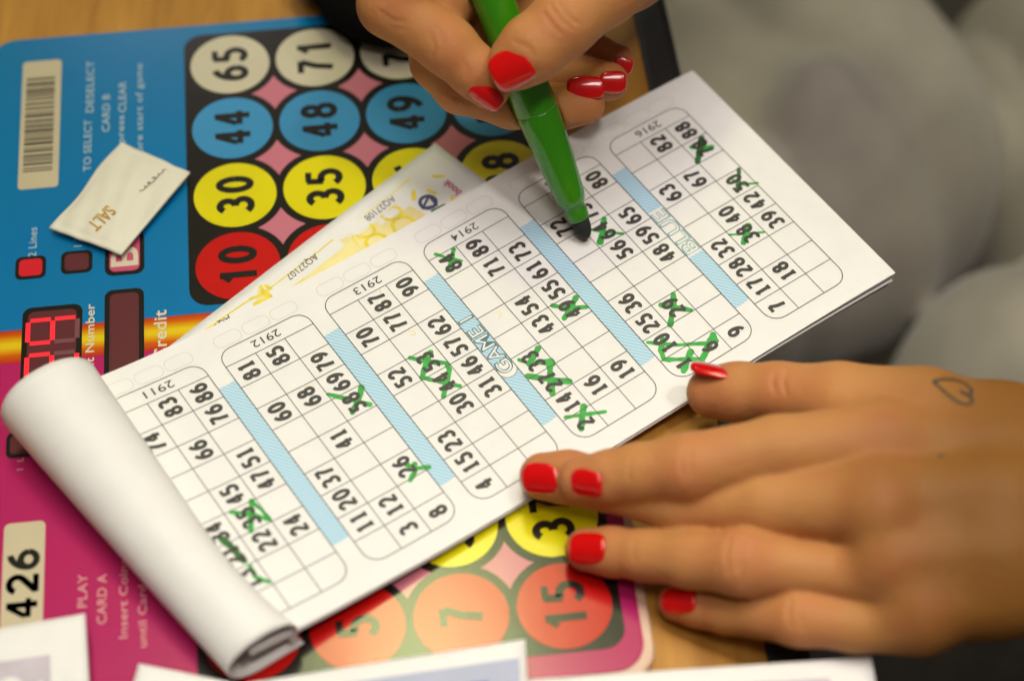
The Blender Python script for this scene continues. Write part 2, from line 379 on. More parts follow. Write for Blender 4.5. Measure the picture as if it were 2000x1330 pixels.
def board(j_off, rows, btn_mats, numbers):
    bo = sheet("number_board", rrect(-.535, j_off-3.5, 3.545, j_off+.515, .22, 8), MW, -.2, .10, M['board_black'], mach)
    dm = MB(); rho = .553
    for i in range(3):
        for r_ in range(3):
            pts = []
            xi = math.sqrt(rho**2-.25)
            for (cx, cy, a0) in ((i, j_off-r_-1, 90), (i, j_off-r_, 0), (i+1, j_off-r_, 270), (i+1, j_off-r_-1, 180)):
                # arc of the ring facing the gap centre
                th = math.degrees(math.atan2(xi, .5))
                if a0 == 90: aa = (90-th, th)
                elif a0 == 0: aa = (-th, -(90-th))
                elif a0 == 270: aa = (270-th, 180+th)
                else: aa = (180-th, 90+th)
                pts += arc_pts(cx, cy, rho, aa[0], aa[1], 8)
            cxy = np.mean(pts, axis=0)
            pts.sort(key=lambda p: math.atan2(p[1]-cxy[1], p[0]-cxy[0]))
            v = [MW(p[0], p[1], .14) for p in pts]; nn = len(v)
            dm.add(v+[MW(cxy[0], cxy[1], .14)], [(k, (k+1) % nn, nn) for k in range(nn)])
    dm.build("pink_diamonds", M['diamond'], bo)
    for r_ in range(rows):
        for i in range(4):
            mb = MB(); prism(mb, arc_pts(i, j_off-r_, .462, 0, 360-7.5, 47), MW, .05, .20)
            bt = mb.build("number_button", btn_mats[r_], mach)
            s = numbers[r_][i]
            if s:
                t = MB(); machine_number(t, s, i, j_off-r_, .25); t.build("numeral", M['glyph_black'], bt)
board(0, 4, [M['btn_white'], M['btn_blue'], M['btn_yellow'], M['btn_red']],
      [("65", "71", "74", "77"), ("44", "48", "49", "52"), ("30", "35", "36", "38"), ("10", "11", "14", "16")])
board(-4.50, 4, [M['btn_white'], M['btn_blue'], M['btn_yellow'], M['btn_red']],
      [(None,)*4, (None,)*4, (None, None, "33", "37"), ("2", "5", "7", "15")])
# labels, windows and lettering, all placed in the machine's own grid
def mrect(px0, py0, px1, py1):
    a = mach_ij(px0, (py0+py1)/2); b_ = mach_ij(px1, (py0+py1)/2); c = mach_ij((px0+px1)/2, py0); d = mach_ij((px0+px1)/2, py1)
    return a[0], d[1], b_[0], c[1]
def window(name, i0, j0, i1, j1, mat_, r_=.10, rim=.055, parent=mach):
    rimo = sheet(name, rrect(i0, j0, i1, j1, r_, 6), MW, -.1, .12, M['board_black'], parent)
    sheet("lens", rrect(i0+rim, j0+rim, i1-rim, j1-rim, r_*.7, 6), MW, .0, .18, mat_, rimo)
    return rimo
i0, j0, i1, j1 = mrect(40, 120, 117, 368)
lb = sheet("barcode_sticker", rrect(i0, j0, i1, j1, .05, 5), MW, -.1, .10, M['label_cream'], mach)
rnd = random.Random(4); mb = MB(); y = j0+.25; top = j1-.25
wds = [.02, .035, .05]
while y < top:
    w_ = rnd.choice(wds); g_ = rnd.choice([.015, .02, .035])
    ribbon(mb, [(i0+.05, y+w_/2), (i1-.07, y+w_/2)], w_, MWz(.14), step=9); y += w_+g_
mb.build("barcode", M['barcode'], lb)
i0, j0, i1, j1 = mrect(4, 1020, 86, 1240)
lb = sheet("number_sticker", rrect(i0, j0-.5, i1, j1, .06, 5), MW, -.1, .10, M['label_cream'], mach)
mb = MB(); ci, cj = mach_ij(44, 1140); hh = (i1-i0)*.80
tw = (mach_ij(44, 1075)[1]-mach_ij(44, 1205)[1])
for k, ch in enumerate("426"): put_digit(mb, ch, lambda a, b_, zz: MW(ci-b_, cj+a, zz), (k-1)*tw/2.75, 0., tw/3.15, hh, .066, .012, .14); mb.build("printed_number", M['glyph_black'], lb)
a = mach_ij(60, 523); window("indicator", a[0]-.165, a[1]-.155, a[0]+.165, a[1]+.155, M['lamp_red'], .07, .04)
a = mach_ij(150, 512); window("indicator", a[0]-.17, a[1]-.155, a[0]+.17, a[1]+.155, M['window'], .07, .04)
a = mach_ij(44, 868); window("indicator", a[0]-.165, a[1]-.155, a[0]+.165, a[1]+.155, M['window'], .07, .04)
i0, j0, i1, j1 = mrect(205, 452, 282, 537)
bb = window("card_button", i0, j0, i1, j1, M['btn_b'], .10, .05)
mb = MB(); ci, cj = (i0+i1)/2, (j0+j1)/2-.06; put_text(mb, "B", MWz(.24), ci, cj, .30, 90, width=.26, offset=.02); mb.build("letter", M['glyph_cream'], bb)
i0, j0, i1, j1 = mrect(203, 565, 282, 900)
window("credit_display", i0, j0, i1, j1, M['window'], .09, .055)
i0, j0, i1, j1 = mrect(42, 598, 160, 748)
j0 = j1-1.12
wd = window("number_display", i0, j0, i1, j1, M['window'], .10, .06)
def seg7(mbon, mboff, ci, cj, hgt, wid, on):
    # reads along +j, up is -i ; segments a,b,c,d,e,f,g
    t = .052; sl = .0
    f_ = lambda a_, b_: MW(ci-b_, cj+a_, .24)
    h2, w2 = hgt/2, wid/2
    S = {'a': ((-w2, h2), (w2, h2)), 'b': ((w2, h2), (w2, 0)), 'c': ((w2, 0), (w2, -h2)), 'd': ((-w2, -h2), (w2, -h2)),
         'e': ((-w2, 0), (-w2, -h2)), 'f': ((-w2, h2), (-w2, 0)), 'g': ((-w2, 0), (w2, 0))}
    for k, (p, q) in S.items():
        dx, dy = q[0]-p[0], q[1]-p[1]; L = math.hypot(dx, dy); u = (dx/L*.022, dy/L*.022)
        ribbon(mbon if k in on else mboff, [(p[0]+u[0], p[1]+u[1]), (q[0]-u[0], q[1]-u[1])], t, f_, step=9, cap=False)
on, off = MB(), MB()
a = mach_ij(103, 646); seg7(on, off, a[0], a[1], .52, .30, 'abcfg')
a = mach_ij(101, 714); seg7(on, off, a[0], a[1], .52, .30, 'abgfed')
on.build("lit_digits", M['led_on'], wd); off.build("unlit_segments", M['led_off'], wd)
def mtext(mt, s, px, py0, py1, hpx, off=.012, spacing=1.05):
    """line of writing that reads up the photograph between two heights, column centre px"""
    a = mach_ij(px, py1); b_ = mach_ij(px, py0)
    hh = mach_ij(px+hpx/2, (py0+py1)/2)[0]-mach_ij(px-hpx/2, (py0+py1)/2)[0]
    mb = MB(); put_text(mb, s, MWz(.06), (a[0]+b_[0])/2, (a[1]+b_[1])/2, hh, 90, width=b_[1]-a[1], offset=off, spacing=spacing)
    mb.build("caption", M[mt], mach)
for a in (("TO SELECT", 171, 235, 335, 15), ("DESELECT", 176, 120, 220, 15), ("CARD B", 207, 185, 258, 15), ("press", 240, 226, 280, 13), ("CLEAR", 239, 160, 220, 15),
          ("before start of game", 274, 125, 330, 14, .006), ("2 Lines", 64, 445, 502, 16, .012), ("1 Line", 153, 440, 482, 16, .012)): mtext('glyph_pale', *a)
mtext('glyph_cream', "Current Number", 175, 594, 795, 18, .014); mtext('glyph_cream', "Credit", 313, 606, 704, 26, .016)
for a in (("1 Line", 40, 862, 918, 13, .006), ("PLAY", 161, 1121, 1186, 19, .010), ("CARD A", 199, 1121, 1218, 19, .010),
          ("Insert Coins", 241, 1092, 1246, 17, .010), ("until Card A lit", 278, 1080, 1264, 17, .010)): mtext('glyph_pink', *a)

# ------------------------------------------------------------------ yellow booklet under the bingo book
A0 = un(850, 280, 2.2); B0 = un(300, 700, 2.2); e1 = (B0-A0)[:2]; e1 /= np.linalg.norm(e1); e2 = np.array([-e1[1], e1[0]])
def YK(a, b_, dz=0.): 
    q = A0[:2]+e1*a+e2*b_
    return (q[0], q[1], 2.2+dz+.35*math.sin(a/40)*max(0., 1-b_/30.))
def yk_px(px, py):
    P = un(px, py, 2.2)[:2]-A0[:2]; return float(P@e1), float(P@e2)
# b_ grows toward the book
yb = empty("yellow_bingo_booklet", YK(60, 40), "white booklet with yellow print and small AQ numbers sticking out under the bingo book", "booklet")
g = MB(); NX, NY = 50, 30; vv = []
for a in range(NX+1):
    for b_ in range(NY+1): vv.append(YK(a*150/NX, b_*95/NY))
ff = [(a*(NY+1)+b_, (a+1)*(NY+1)+b_, (a+1)*(NY+1)+b_+1, a*(NY+1)+b_+1) for a in range(NX) for b_ in range(NY)]
g.add(vv, ff)
po = g.build("cover_page", M['paper'], yb, True); sd = po.modifiers.new("t", 'SOLIDIFY'); sd.thickness = .0016; sd.offset = -1
def ykm(dz): return lambda a, b_: YK(a, b_, dz)
def ypx(pts): return [yk_px(*p) for p in pts]
mb = MB()
for pts in ([(642, 505), (668, 478), (690, 462), (712, 462), (745, 440), (800, 402), (832, 420), (800, 445), (742, 480), (648, 532), (575, 575), (545, 590), (548, 580), (600, 540)],):
    q = ypx(pts); c = np.mean(q, axis=0); mb.add([YK(*c, .06)]+[YK(*p, .06) for p in q], [(0, k+1, (k+1) % len(q)+1) for k in range(len(q))])
for pts in ([(650, 480), (690, 455), (672, 470), (610, 520)], [(505, 560), (530, 570), (530, 590), (500, 600)], [(660, 470), (700, 460), (740, 430), (745, 455), (700, 480), (665, 500)]):
    q = ypx(pts); c = np.mean(q, axis=0); mb.add([YK(*c, .05)]+[YK(*p, .05) for p in q], [(0, k+1, (k+1) % len(q)+1) for k in range(len(q))])
mb.build("pale_yellow_print", M['yellow_pale'], po)
mb = MB()
def ystroke(pts, wpx): ribbon(mb, ypx(pts), wpx*.158, ykm(.10), step=1.5, cap=True)
ystroke([(402, 645), (440, 618), (490, 585)], 3.5)
ystroke([(515, 572), (540, 555), (600, 510), (650, 470)], 3); ystroke([(490, 585), (515, 575), (510, 560)], 6)
ystroke([(500, 595), (530, 585), (515, 572)], 12); ystroke([(520, 560), (535, 570), (528, 580)], 8)
ystroke([(550, 572), (590, 545)], 8); ystroke([(575, 560), (600, 550)], 9)
ystroke([(685, 445), (720, 415), (760, 385), (800, 350)], 2.5); ystroke([(685, 445), (690, 470), (700, 480)], 2.5)
for (ox, oy) in ((0, 0), (-52, 34)):
    c0 = [(747+ox, 425+oy), (745+ox, 418+oy), (757+ox, 410+oy), (770+ox, 404+oy), (780+ox, 408+oy), (784+ox, 418+oy), (778+ox, 428+oy), (764+ox, 431+oy), (752+ox, 429+oy)]
    ystroke(c0, 7); ystroke([(778+ox, 426+oy), (792+ox, 424+oy), (802+ox, 428+oy), (810+ox, 434+oy)], 8)
    ystroke([(771+ox, 430+oy), (766+ox, 440+oy), (771+ox, 452+oy)], 8)
ystroke([(807, 374), (809, 390)], 9); ystroke([(835, 372), (850, 378)], 7); ystroke([(846, 345), (866, 345)], 7); ystroke([(883, 385), (887, 396)], 8)
mb.build("yellow_print", M['yellow_ink'], po)
# number boxes and serials
mb = MB()
for (x0, y0, x1, y1) in ((548, 592, 668, 475), (702, 470, 800, 365)):
    a = yk_px(x0, y0); b_ = yk_px(x1, y1); cx, cy = (a[0]+b_[0])/2, 11.0
    aa = yk_px((x0+x1)/2, (y0+y1)/2)
    q = rrect(min(a[0], b_[0]), aa[1]-3.9, max(a[0], b_[0]), aa[1]-.1, 1.0, 4)
    mb.add([YK(p[0], p[1], .13) for p in q], [tuple(range(len(q)))])
mb.build("number_boxes", M['paper'], po)
for s, (px, py) in (("AQ27107", (590, 522)), ("AQ27108", (742, 408)), ("AQ27106", (420, 642))):
    a = yk_px(px, py); mb = MB()
    put_text(mb, s, ykm(.20), a[0], a[1], 2.6, 0, width=12.6)
    mb.build("serial_number", M['line'], po)
mb = MB(); a = yk_px(836, 396); th = [k*15 for k in range(24)]
for k in range(24):
    t0, t1 = math.radians(k*15), math.radians(k*15+15)
    mb.add([YK(a[0]+2.0*math.cos(t0), a[1]+2.0*math.sin(t0), .16), YK(a[0]+3.2*math.cos(t0), a[1]+3.2*math.sin(t0), .16), YK(a[0]+3.2*math.cos(t1), a[1]+3.2*math.sin(t1), .16), YK(a[0]+2.0*math.cos(t1), a[1]+2.0*math.sin(t1), .16)], [(0, 1, 2, 3)])
q = ypx([(838, 383), (826, 408), (853, 402)]); c = np.mean(q, axis=0)
for k in range(3):
    p0, p1 = np.array(q[k]), np.array(q[(k+1) % 3]); ribbon(mb, [tuple(p0), tuple(p1)], .9, ykm(.18), step=9, cap=True)
mb.build("round_logo", M['navy_ink'], po)
mb = MB(); ribbon(mb, ypx([(845, 414), (868, 402)]), 1.3, ykm(.17), cap=True); mb.build("logo_leaf", M['green_dark'], po)
mb = MB(); a = yk_px(882, 367); ang = math.degrees(math.atan2(*(np.array(yk_px(868, 355))-np.array(yk_px(900, 382)))[::-1]))
put_text(mb, "book", ykm(.16), a[0], a[1], 2.9, ang, width=7.5, offset=.03); mb.build("red_word", M['pinkred_ink'], po)

# ------------------------------------------------------------------ the bingo book
book = empty("bingo_book", K(45, 110, -3), "open white bingo book with numbers crossed in green and its front pages curled back", "bingo book")
U0, U1, V0, V1 = -6.6, 96.6, -6.0, 226.8
def page_grid(u0, u1, v0, v1, dz0, dz1, name, mat_, nu=40, nv=90, jit=0.0, seed=0, dfun=None):
    rn = random.Random(seed); vv = []
    def at(iu, iv, dz):
        u = u0+(u1-u0)*iu/nu; v = v0+(v1-v0)*iv/nv
        return K(u, v, dz+(dfun(u, v) if dfun else 0))
    for s, dz in ((0, dz1), (1, dz0)):
        for iu in range(nu+1):
            for iv in range(nv+1): vv.append(at(iu, iv, dz))
    N = (nu+1)*(nv+1); ix = lambda a, b_, s: s*N+a*(nv+1)+b_
    ff = []
    for a in range(nu):
        for b_ in range(nv):
            ff.append((ix(a, b_, 0), ix(a, b_+1, 0), ix(a+1, b_+1, 0), ix(a+1, b_, 0)))
            ff.append((ix(a, b_, 1), ix(a+1, b_, 1), ix(a+1, b_+1, 1), ix(a, b_+1, 1)))
    for a in range(nu):
        ff.append((ix(a, 0, 0), ix(a+1, 0, 0), ix(a+1, 0, 1), ix(a, 0, 1))); ff.append((ix(a, nv, 0), ix(a, nv, 1), ix(a+1, nv, 1), ix(a+1, nv, 0)))
    for b_ in range(nv):
        ff.append((ix(0, b_, 0), ix(0, b_, 1), ix(0, b_+1, 1), ix(0, b_+1, 0))); ff.append((ix(nu, b_, 0), ix(nu, b_+1, 0), ix(nu, b_+1, 1), ix(nu, b_, 1)))
    mb = MB(); mb.add(vv, ff); o = mb.build(name, mat_, book); return o
# U,V frame is left handed seen from above for (a,b) order, fixed by normals recalculation below
top = page_grid(U0, U1, V0, V1, -.16, 0, "top_page", M['paper'])
rs = random.Random(3); zc = -.22
sheets = []
for k in range(7):
    th = .28 if k < 6 else .5
    du = rs.uniform(-.5, .5); dv = rs.uniform(-.9, .3)-(.25*k)
    sag = (lambda kk: (lambda u, v: -.0024*kk*max(0, v-150)**1.25))(k+1)
    o = page_grid(U0+.3+du, U1-.4+du, V0, V1+dv, zc-th, zc, "under_page", M['paper'] if k % 2 else M['paper_edge'], nu=8, nv=60, dfun=sag)
    zc -= th+.05
# stripes, grids, numbers
NUM = {0: {1: {8: 74, 4: 34, 3: 21, 2: 13}, 2: {9: 83, 7: 66, 5: 45, 4: 35, 3: 22}, 3: {9: 86, 8: 76, 6: 51, 5: 47, 3: 24}},
       1: {1: {9: 81, 7: 60, 4: 37, 3: 20, 2: 11}, 2: {9: 85, 7: 68, 5: 41, 2: 12, 1: 3}, 3: {8: 79, 7: 69, 6: 58, 3: 26, 1: 8}},
       2: {1: {8: 70, 6: 52, 3: 23, 2: 15, 1: 4}, 2: {9: 87, 8: 77, 6: 53, 5: 44, 4: 30}, 3: {9: 90, 7: 62, 6: 57, 5: 46, 4: 31}},
       3: {1: {9: 84, 4: 33, 3: 27, 2: 14, 1: 2}, 2: {9: 89, 8: 71, 6: 54, 5: 43, 2: 16}, 3: {8: 73, 7: 61, 6: 55, 5: 49, 2: 19}},
       4: {1: {8: 72, 4: 36, 3: 25, 2: 10, 1: 1}, 2: {8: 75, 7: 64, 6: 56, 3: 29, 1: 6}, 3: {9: 80, 7: 65, 6: 59, 5: 48, 1: 9}},
       5: {1: {7: 63, 4: 32, 3: 28, 2: 17, 1: 7}, 2: {9: 82, 7: 67, 5: 40, 4: 38, 2: 18}, 3: {9: 88, 8: 78, 6: 50, 5: 42, 4: 39}}}
def kf(dz): return lambda u, v: K(u, v, dz)
GW = 3*CB; UH = 86.9
def txtk(mb, s, dz, u, v, h, ang=0, **kw):
    # text x -> +U, text y -> -V
    put_text(mb, s, lambda a, b_: K(a, -b_, dz), u, -v, h, ang, **kw)
tickets = []
for t in range(6):
    vb = t*CT
    # white printed field of the ticket: a whisker above the page
    tp = empty("ticket", K(UH/2, vb+GW/2, 0), None, None) if False else None
    mb = MB(); lw = .29
    outline = ([(u, vb+v) for u, v in arc_pts(5, 5, 5, 180, 270, 5)]+[(u, vb+v) for u, v in arc_pts(UH-4.5, 4.5, 4.5, 270, 360, 5)]
               + [(u, vb+v) for u, v in arc_pts(UH-4.5, GW-4.5, 4.5, 0, 90, 5)]+[(u, vb+v) for u, v in arc_pts(5, GW-5, 5, 90, 180, 5)])
    ribbon(mb, outline+[outline[0]], lw, kf(.085))
    for c in range(1, 10): ribbon(mb, [(c*CA, vb+lw/2), (c*CA, vb+GW-lw/2)], lw*.9, kf(.080))
    for r_ in (1, 2): ribbon(mb, [(0, vb+r_*CB), (9*CA, vb+r_*CB)], lw*.9, kf(.075))
    tk = mb.build("ticket", M['line'], book)
    tk['label'] = "printed ticket grid headed %d" % (2911+t)
    mbn = MB()
    for r_, cols in NUM[t].items():
        for c, val in cols.items():
            s = str(val); uc = (c-.5)*CA+rs.uniform(-.05, .05); vc = vb+(r_-.5)*CB+.1
            # heavy humanist figures, two digits almost fill the cell
            dw = 3.22; hh = 5.9; fz = lambda a, b_, z: K(a, -b_, z)
            if len(s) == 2:
                for k, ch in enumerate(s): put_digit(mbn, ch, fz, uc+(-.5+k)*(dw+.42), -vc, dw*(.88 if ch == '1' else 1), hh, 1.20, .024, .11)
            else: put_digit(mbn, s, fz, uc, -vc, dw*(.9 if s == '1' else 1.), hh, 1.20, .024, .11)
    mbn.build("printed_numbers", M['ink'], tk)
    mbn = MB(); txtk(mbn, str(2911+t), .11, 84.0, vb+15.6, 2.9, 90, width=9.6, offset=.004); mbn.build("serial_number", M['line'], tk)
    mbo = MB()
    for k in range(3):
        q = rrect(87.9, vb+1.3+k*9.9, 92.4, vb+10.2+k*9.9, 2.0, 5); ribbon(mbo, q+[q[0]], .22, kf(.06))
    mbo.build("faint_ovals", M['faint'], tk)
    tickets.append(tk)
for t in range(5):
    v0, v1 = t*CT+GW+.18, (t+1)*CT-.18; nu = 24; vv = []
    # both ends are cut slightly ragged by the print
    for k in range(nu+1):
        u = 11.2+(75.2-11.2)*k/nu
        for q in range(3): vv.append(K(u+(.35 if q == 2 else 0), v0+(v1-v0)*q/2, .05))
    ff = [(3*k+q, 3*k+q+1, 3*(k+1)+q+1, 3*(k+1)+q) for k in range(nu) for q in range(2)]
    mb = MB(); mb.add(vv, ff); sp_ = mb.build("blue_stripe", M['stripe'], book)
    if t in (2, 4):
        s = "GAME 1" if t == 2 else "BLUE"; uc = 44.5 if t == 2 else 45.3; wdt = 23.5 if t == 2 else 19.0
        vc = (v0+v1)/2
        if t == 4:
            mb = MB(); q = rrect(uc-10.6, v0+.1, uc+10.6, v1-.1, .3, 2); mb.add([K(*p, .065) for p in q], [tuple(range(len(q)))]); mb.build("title_panel", M['paper'], sp_)
        mb = MB()
        if t == 2:
            q = arc_pts(uc-wdt/2-1.2+2.2, vc, 3.1, 0, 360, 24); mb2 = MB(); mb2.add([K(*p, .07) for p in q[:-1]], [tuple(range(24))]); mb2.build("title_disc", M['paper'], sp_)
            ribbon(mb, q, .22, kf(.09))
        txtk(mb, s, .085, uc, vc, 5.1, width=wdt+.5, offset=.042)
        mb.build("title_outline", M['teal_line'] if t == 2 else M['teal_pale'], sp_)
        mb = MB(); txtk(mb, s, .105, uc, vc, 4.75, width=wdt, offset=-.006); mb.build("title_letters", M['paper'], sp_)
# green marker strokes (traced in the photograph, laid on the page in book coordinates)
INK = [(1, [(641, 770), (680, 780), (722, 790)], 8, 0), (1, [(706, 757), (702, 778), (688, 806)], 9, 0),
 (1, [(790, 905), (810, 915), (837, 912)], 8, 0), (1, [(810, 906), (812, 918), (801, 938)], 8, 0),
 (3, [(851, 497), (878, 505), (901, 510)], 6, 0), (3, [(886, 487), (882, 508), (875, 529)], 8, 0),
 (2, [(801, 699), (840, 707), (871, 709), (878, 722), (873, 742)], 9, 0), (2, [(841, 688), (832, 712), (824, 738)], 9, 0),
 (2, [(824, 737), (852, 744), (898, 754)], 8, 0), (2, [(872, 730), (871, 750), (866, 775)], 9, 0),
 (3, [(1080, 597), (1105, 602), (1145, 600)], 9, 0), (3, [(1125, 581), (1116, 600), (1102, 622)], 10, 0),
 (3, [(1014, 703), (1038, 711), (1060, 708)], 7, 0), (3, [(1051, 680), (1042, 698), (1033, 712)], 9, 0),
 (3, [(1060, 708), (1076, 703), (1080, 712)], 9, 0), (3, [(1030, 734), (1070, 741), (1112, 745)], 10, 0), (3, [(1073, 706), (1075, 734), (1079, 769)], 11, 0),
 (3, [(1105, 815), (1140, 810), (1182, 804)], 7, 0), (3, [(1140, 794), (1137, 815), (1135, 838)], 10, 0),
 (4, [(1154, 449), (1185, 454), (1216, 457)], 6, 0), (4, [(1180, 427), (1177, 450), (1172, 474)], 10, 0),
 (4, [(1292, 596), (1317, 600), (1349, 606)], 9, 0), (4, [(1315, 574), (1316, 595), (1309, 635)], 9, 0),
 (4, [(1265, 669), (1295, 672), (1325, 674), (1350, 672), (1378, 671)], 7, 0), (4, [(1294, 662), (1291, 685), (1297, 702), (1307, 703)], 9, 0),
 (4, [(1302, 702), (1340, 702), (1372, 701)], 8, 0), (4, [(1393, 653), (1385, 672), (1379, 688), (1369, 705)], 11, 0),
 (4, [(1392, 653), (1399, 666)], 9, 0), (4, [(1349, 687), (1342, 705), (1335, 725)], 10, 0),
 (0, [(452, 1000), (488, 1003), (527, 1015)], 8, 0), (0, [(492, 978), (490, 1010), (490, 1037)], 9, 0), (0, [(492, 980), (510, 995), (527, 1014)], 6, 0),
 (0, [(435, 1053), (452, 1068), (477, 1095)], 11, 1), (0, [(488, 1105), (500, 1127), (525, 1136)], 7, 0),
 (5, [(1351, 288), (1370, 290), (1391, 287)], 9, 0), (5, [(1370, 270), (1368, 292), (1362, 317)], 11, 1),
 (5, [(1443, 331), (1443, 350), (1440, 375)], 7, 1), (5, [(1428, 350), (1450, 361), (1479, 358)], 5, 0),
 (5, [(1425, 459), (1458, 457), (1491, 454)], 5, 0), (5, [(1462, 441), (1458, 458), (1452, 475)], 10, 0)]
for idx, (t, pts, w_, dark) in enumerate(INK):
    mb = MB(); q = [book_uv(*p) for p in pts]; r5 = random.Random(idx)
    ph = r5.uniform(0, 6)
    ribbon(mb, q, w_*.158*1.22, kf(.062+.0006*(idx % 8)), step=.7, cap=True, wob=lambda s, ph=ph: 1+.13*math.sin(9*s+ph)+.08*math.sin(23*s+2*ph))
    mb.build("marker_stroke", M['green_dark'] if dark else M['green_ink'], tickets[t])

for k, pts in enumerate(([(798, 648), (808, 646), (812, 653), (802, 655)], [(968, 612), (975, 607), (980, 614), (975, 622)], [(596, 755), (606, 752), (604, 760)], [(742, 566), (746, 580)])):
    mb = MB(); ribbon(mb, [book_uv(*p) for p in pts], .35, kf(.058), step=1, cap=True); mb.build("yellow_smudge", M['yellow_pale'], top)
# curled front pages: cross sections lofted along U
def curl(name, inset, a_start, a_end, tail, thick, mat_, u_lo, u_hi, nu=46):
    N = 60; rings = []
    for k in range(nu+1):
        u = u_lo+(u_hi-u_lo)*k/nu; s = (u+7)/103.6; s = min(1, max(0, s))
        Lf = -13.8-(28.0-13.8)*s**.92
        Rt = 2.6+5.6*max(0, 1-(u+7)/34)**1.6
        Zt = 18.5+(29.5-18.5)*s; Zb = .7
        vc, zc = (Lf+Rt)/2, (Zt+Zb)/2; rv, rz = (Rt-Lf)/2-inset, (Zt-Zb)/2-inset
        ring = []
        lean = -2.5*(1-s)
        a_s = a_start-8*(1-s)
        for q in range(N+1):
            a = math.radians(a_s+(a_end-a_s)*q/N)
            ca_, sa_ = math.cos(a), math.sin(a)
            ex = .93
            v = vc+rv*math.copysign(abs(ca_)**ex, ca_); z = zc+rz*math.copysign(abs(sa_)**ex, sa_)
            # lean: top of the loop leans toward the page near its lower end
            v += -lean*.45*(sa_+.0)*1.0 if sa_ > 0 else 0
            ring.append((u, v, z))
        for q in range(1, 14):
            ring.append((u, ring[N][1]+tail*q/13, max(Zb*.4+inset*.9, ring[N][2])))
        rings.append(ring)
    n2 = len(rings[0]); V = []; 
    def nrm(r_, q):
        a = r_[max(0, q-1)]; b_ = r_[min(n2-1, q+1)]; dv, dz = b_[1]-a[1], b_[2]-a[2]; L = math.hypot(dv, dz) or 1
        return -dz/L, dv/L
    for lay in (0, 1):
        for r_ in rings:
            for q, (u, v, z) in enumerate(r_):
                a, b_ = nrm(r_, q); V.append(Kz(u, v+a*thick*lay, z+b_*thick*lay))
    tot = n2*len(rings); ix = lambda k, q, l: l*tot+k*n2+q; Fc = []
    for k in range(len(rings)-1):
        for q in range(n2-1):
            Fc.append((ix(k, q, 0), ix(k+1, q, 0), ix(k+1, q+1, 0), ix(k, q+1, 0))); Fc.append((ix(k, q, 1), ix(k, q+1, 1), ix(k+1, q+1, 1), ix(k+1, q, 1)))
        for q in (0, n2-1): Fc.append((ix(k, q, 0), ix(k, q, 1), ix(k+1, q, 1), ix(k+1, q, 0)))
    for k in (0, len(rings)-1):
        for q in range(n2-1): Fc.append((ix(k, q, 0), ix(k, q+1, 0), ix(k, q+1, 1), ix(k, q, 1)))
    mb = MB(); mb.add(V, Fc); return mb.build(name, mat_, book, True)
curl("curled_page", 0.0, -28, 262, 14, .35, M['paper'], -7.4, 97.2)
curl("curled_page", 0.42, -26, 260, 13, .16, M['paper'], -6.9, 96.7)
# curl("curled_page", 1.8, -20, 255, 12, .22, M['paper'], -6.6, 96.2)

# ------------------------------------------------------------------ sachet
C4 = [un(238, 282, 3.5), un(372, 340, 2.5), un(238, 500, 2.0), un(97, 448, 2.5)]
def SK(a, b_, dz=0.):
    p = (1-a)*(1-b_)*C4[0]+a*(1-b_)*C4[1]+a*b_*C4[2]+(1-a)*b_*C4[3]
    dirn = C4[3]-C4[0]
    bow = 1.3*math.sin(math.pi*b_)*(1-a)**2*math.sin(2*math.pi*b_+.4)*.7
    n_ = np.array([-(C4[0]-C4[1])[0], -(C4[0]-C4[1])[1], 0]); n_ /= np.linalg.norm(n_)
    pill = 1.9*(max(0, math.sin(math.pi*min(1, max(0, (a-.06)/.88))))**.6)*(max(0, math.sin(math.pi*min(1, max(0, (b_-.06)/.88))))**.5)
    wr = .28*math.sin(9*a+5*b_)*math.sin(7*b_-3*a)+.14*math.sin(23*a-11*b_)
    return (p[0]-n_[0]*bow, p[1]-n_[1]*bow, p[2]+pill+wr*min(1, 8*a*(1-a)+.2)+dz)
sa = empty("paper_sachet", SK(.5, .5, -2), "small cream paper sachet with gold letters lying on the blue panel", "sachet")
N = 36; vv = [SK(a/N, b_/N) for a in range(N+1) for b_ in range(N+1)]
ff = [(a*(N+1)+b_, a*(N+1)+b_+1, (a+1)*(N+1)+b_+1, (a+1)*(N+1)+b_) for a in range(N) for b_ in range(N)]
mb = MB(); mb.add(vv, ff); so = mb.build("paper_wrapper", M['sachet'], sa, True)
bm_ = so.modifiers.new("t", 'SOLIDIFY'); bm_.thickness = .0010; bm_.offset = 1
def s_uv(px, py):
    # invert the bilinear patch roughly
    a = b_ = .5
    for _ in range(60):
        P = un(px, py, SK(a, b_)[2]); q = np.array(SK(a, b_)); d = (P-q)[:2]
        ea = (np.array(SK(a+.01, b_))-q)[:2]/.01; eb = (np.array(SK(a, b_+.01))-q)[:2]/.01
        J = np.array([ea, eb]).T; s_ = np.linalg.solve(J, d); a += .6*s_[0]; b_ += .6*s_[1]
    return a, b_
def s_text(mb, s, p0, p1, h_mm, off):
    """text whose baseline runs from pixel p0 to p1"""
    P0, P1 = un(*p0, 5), un(*p1, 5); d = (P1-P0)[:2]; L = np.linalg.norm(d); d /= L; nrm = np.array([-d[1], d[0]])
    v, f = text2d(s, off); lo, hi = v.min(0), v.max(0)
    out = []
    for p in v:
        x = (p[0]-lo[0])/(hi[0]-lo[0])*L; y = (p[1]-lo[1])/(hi[1]-lo[1])*h_mm
        q = P0[:2]+d*x+nrm*y
        a = b_ = .5
        for _ in range(12):
            c = np.array(SK(a, b_)); ea = (np.array(SK(a+.01, b_))-c)[:2]/.01; eb = (np.array(SK(a, b_+.01))-c)[:2]/.01
            s_ = np.linalg.solve(np.array([ea, eb]).T, q-c[:2]); a += .8*s_[0]; b_ += .8*s_[1]
        out.append(SK(a, b_, 1.25))
    mb.add(out, f)
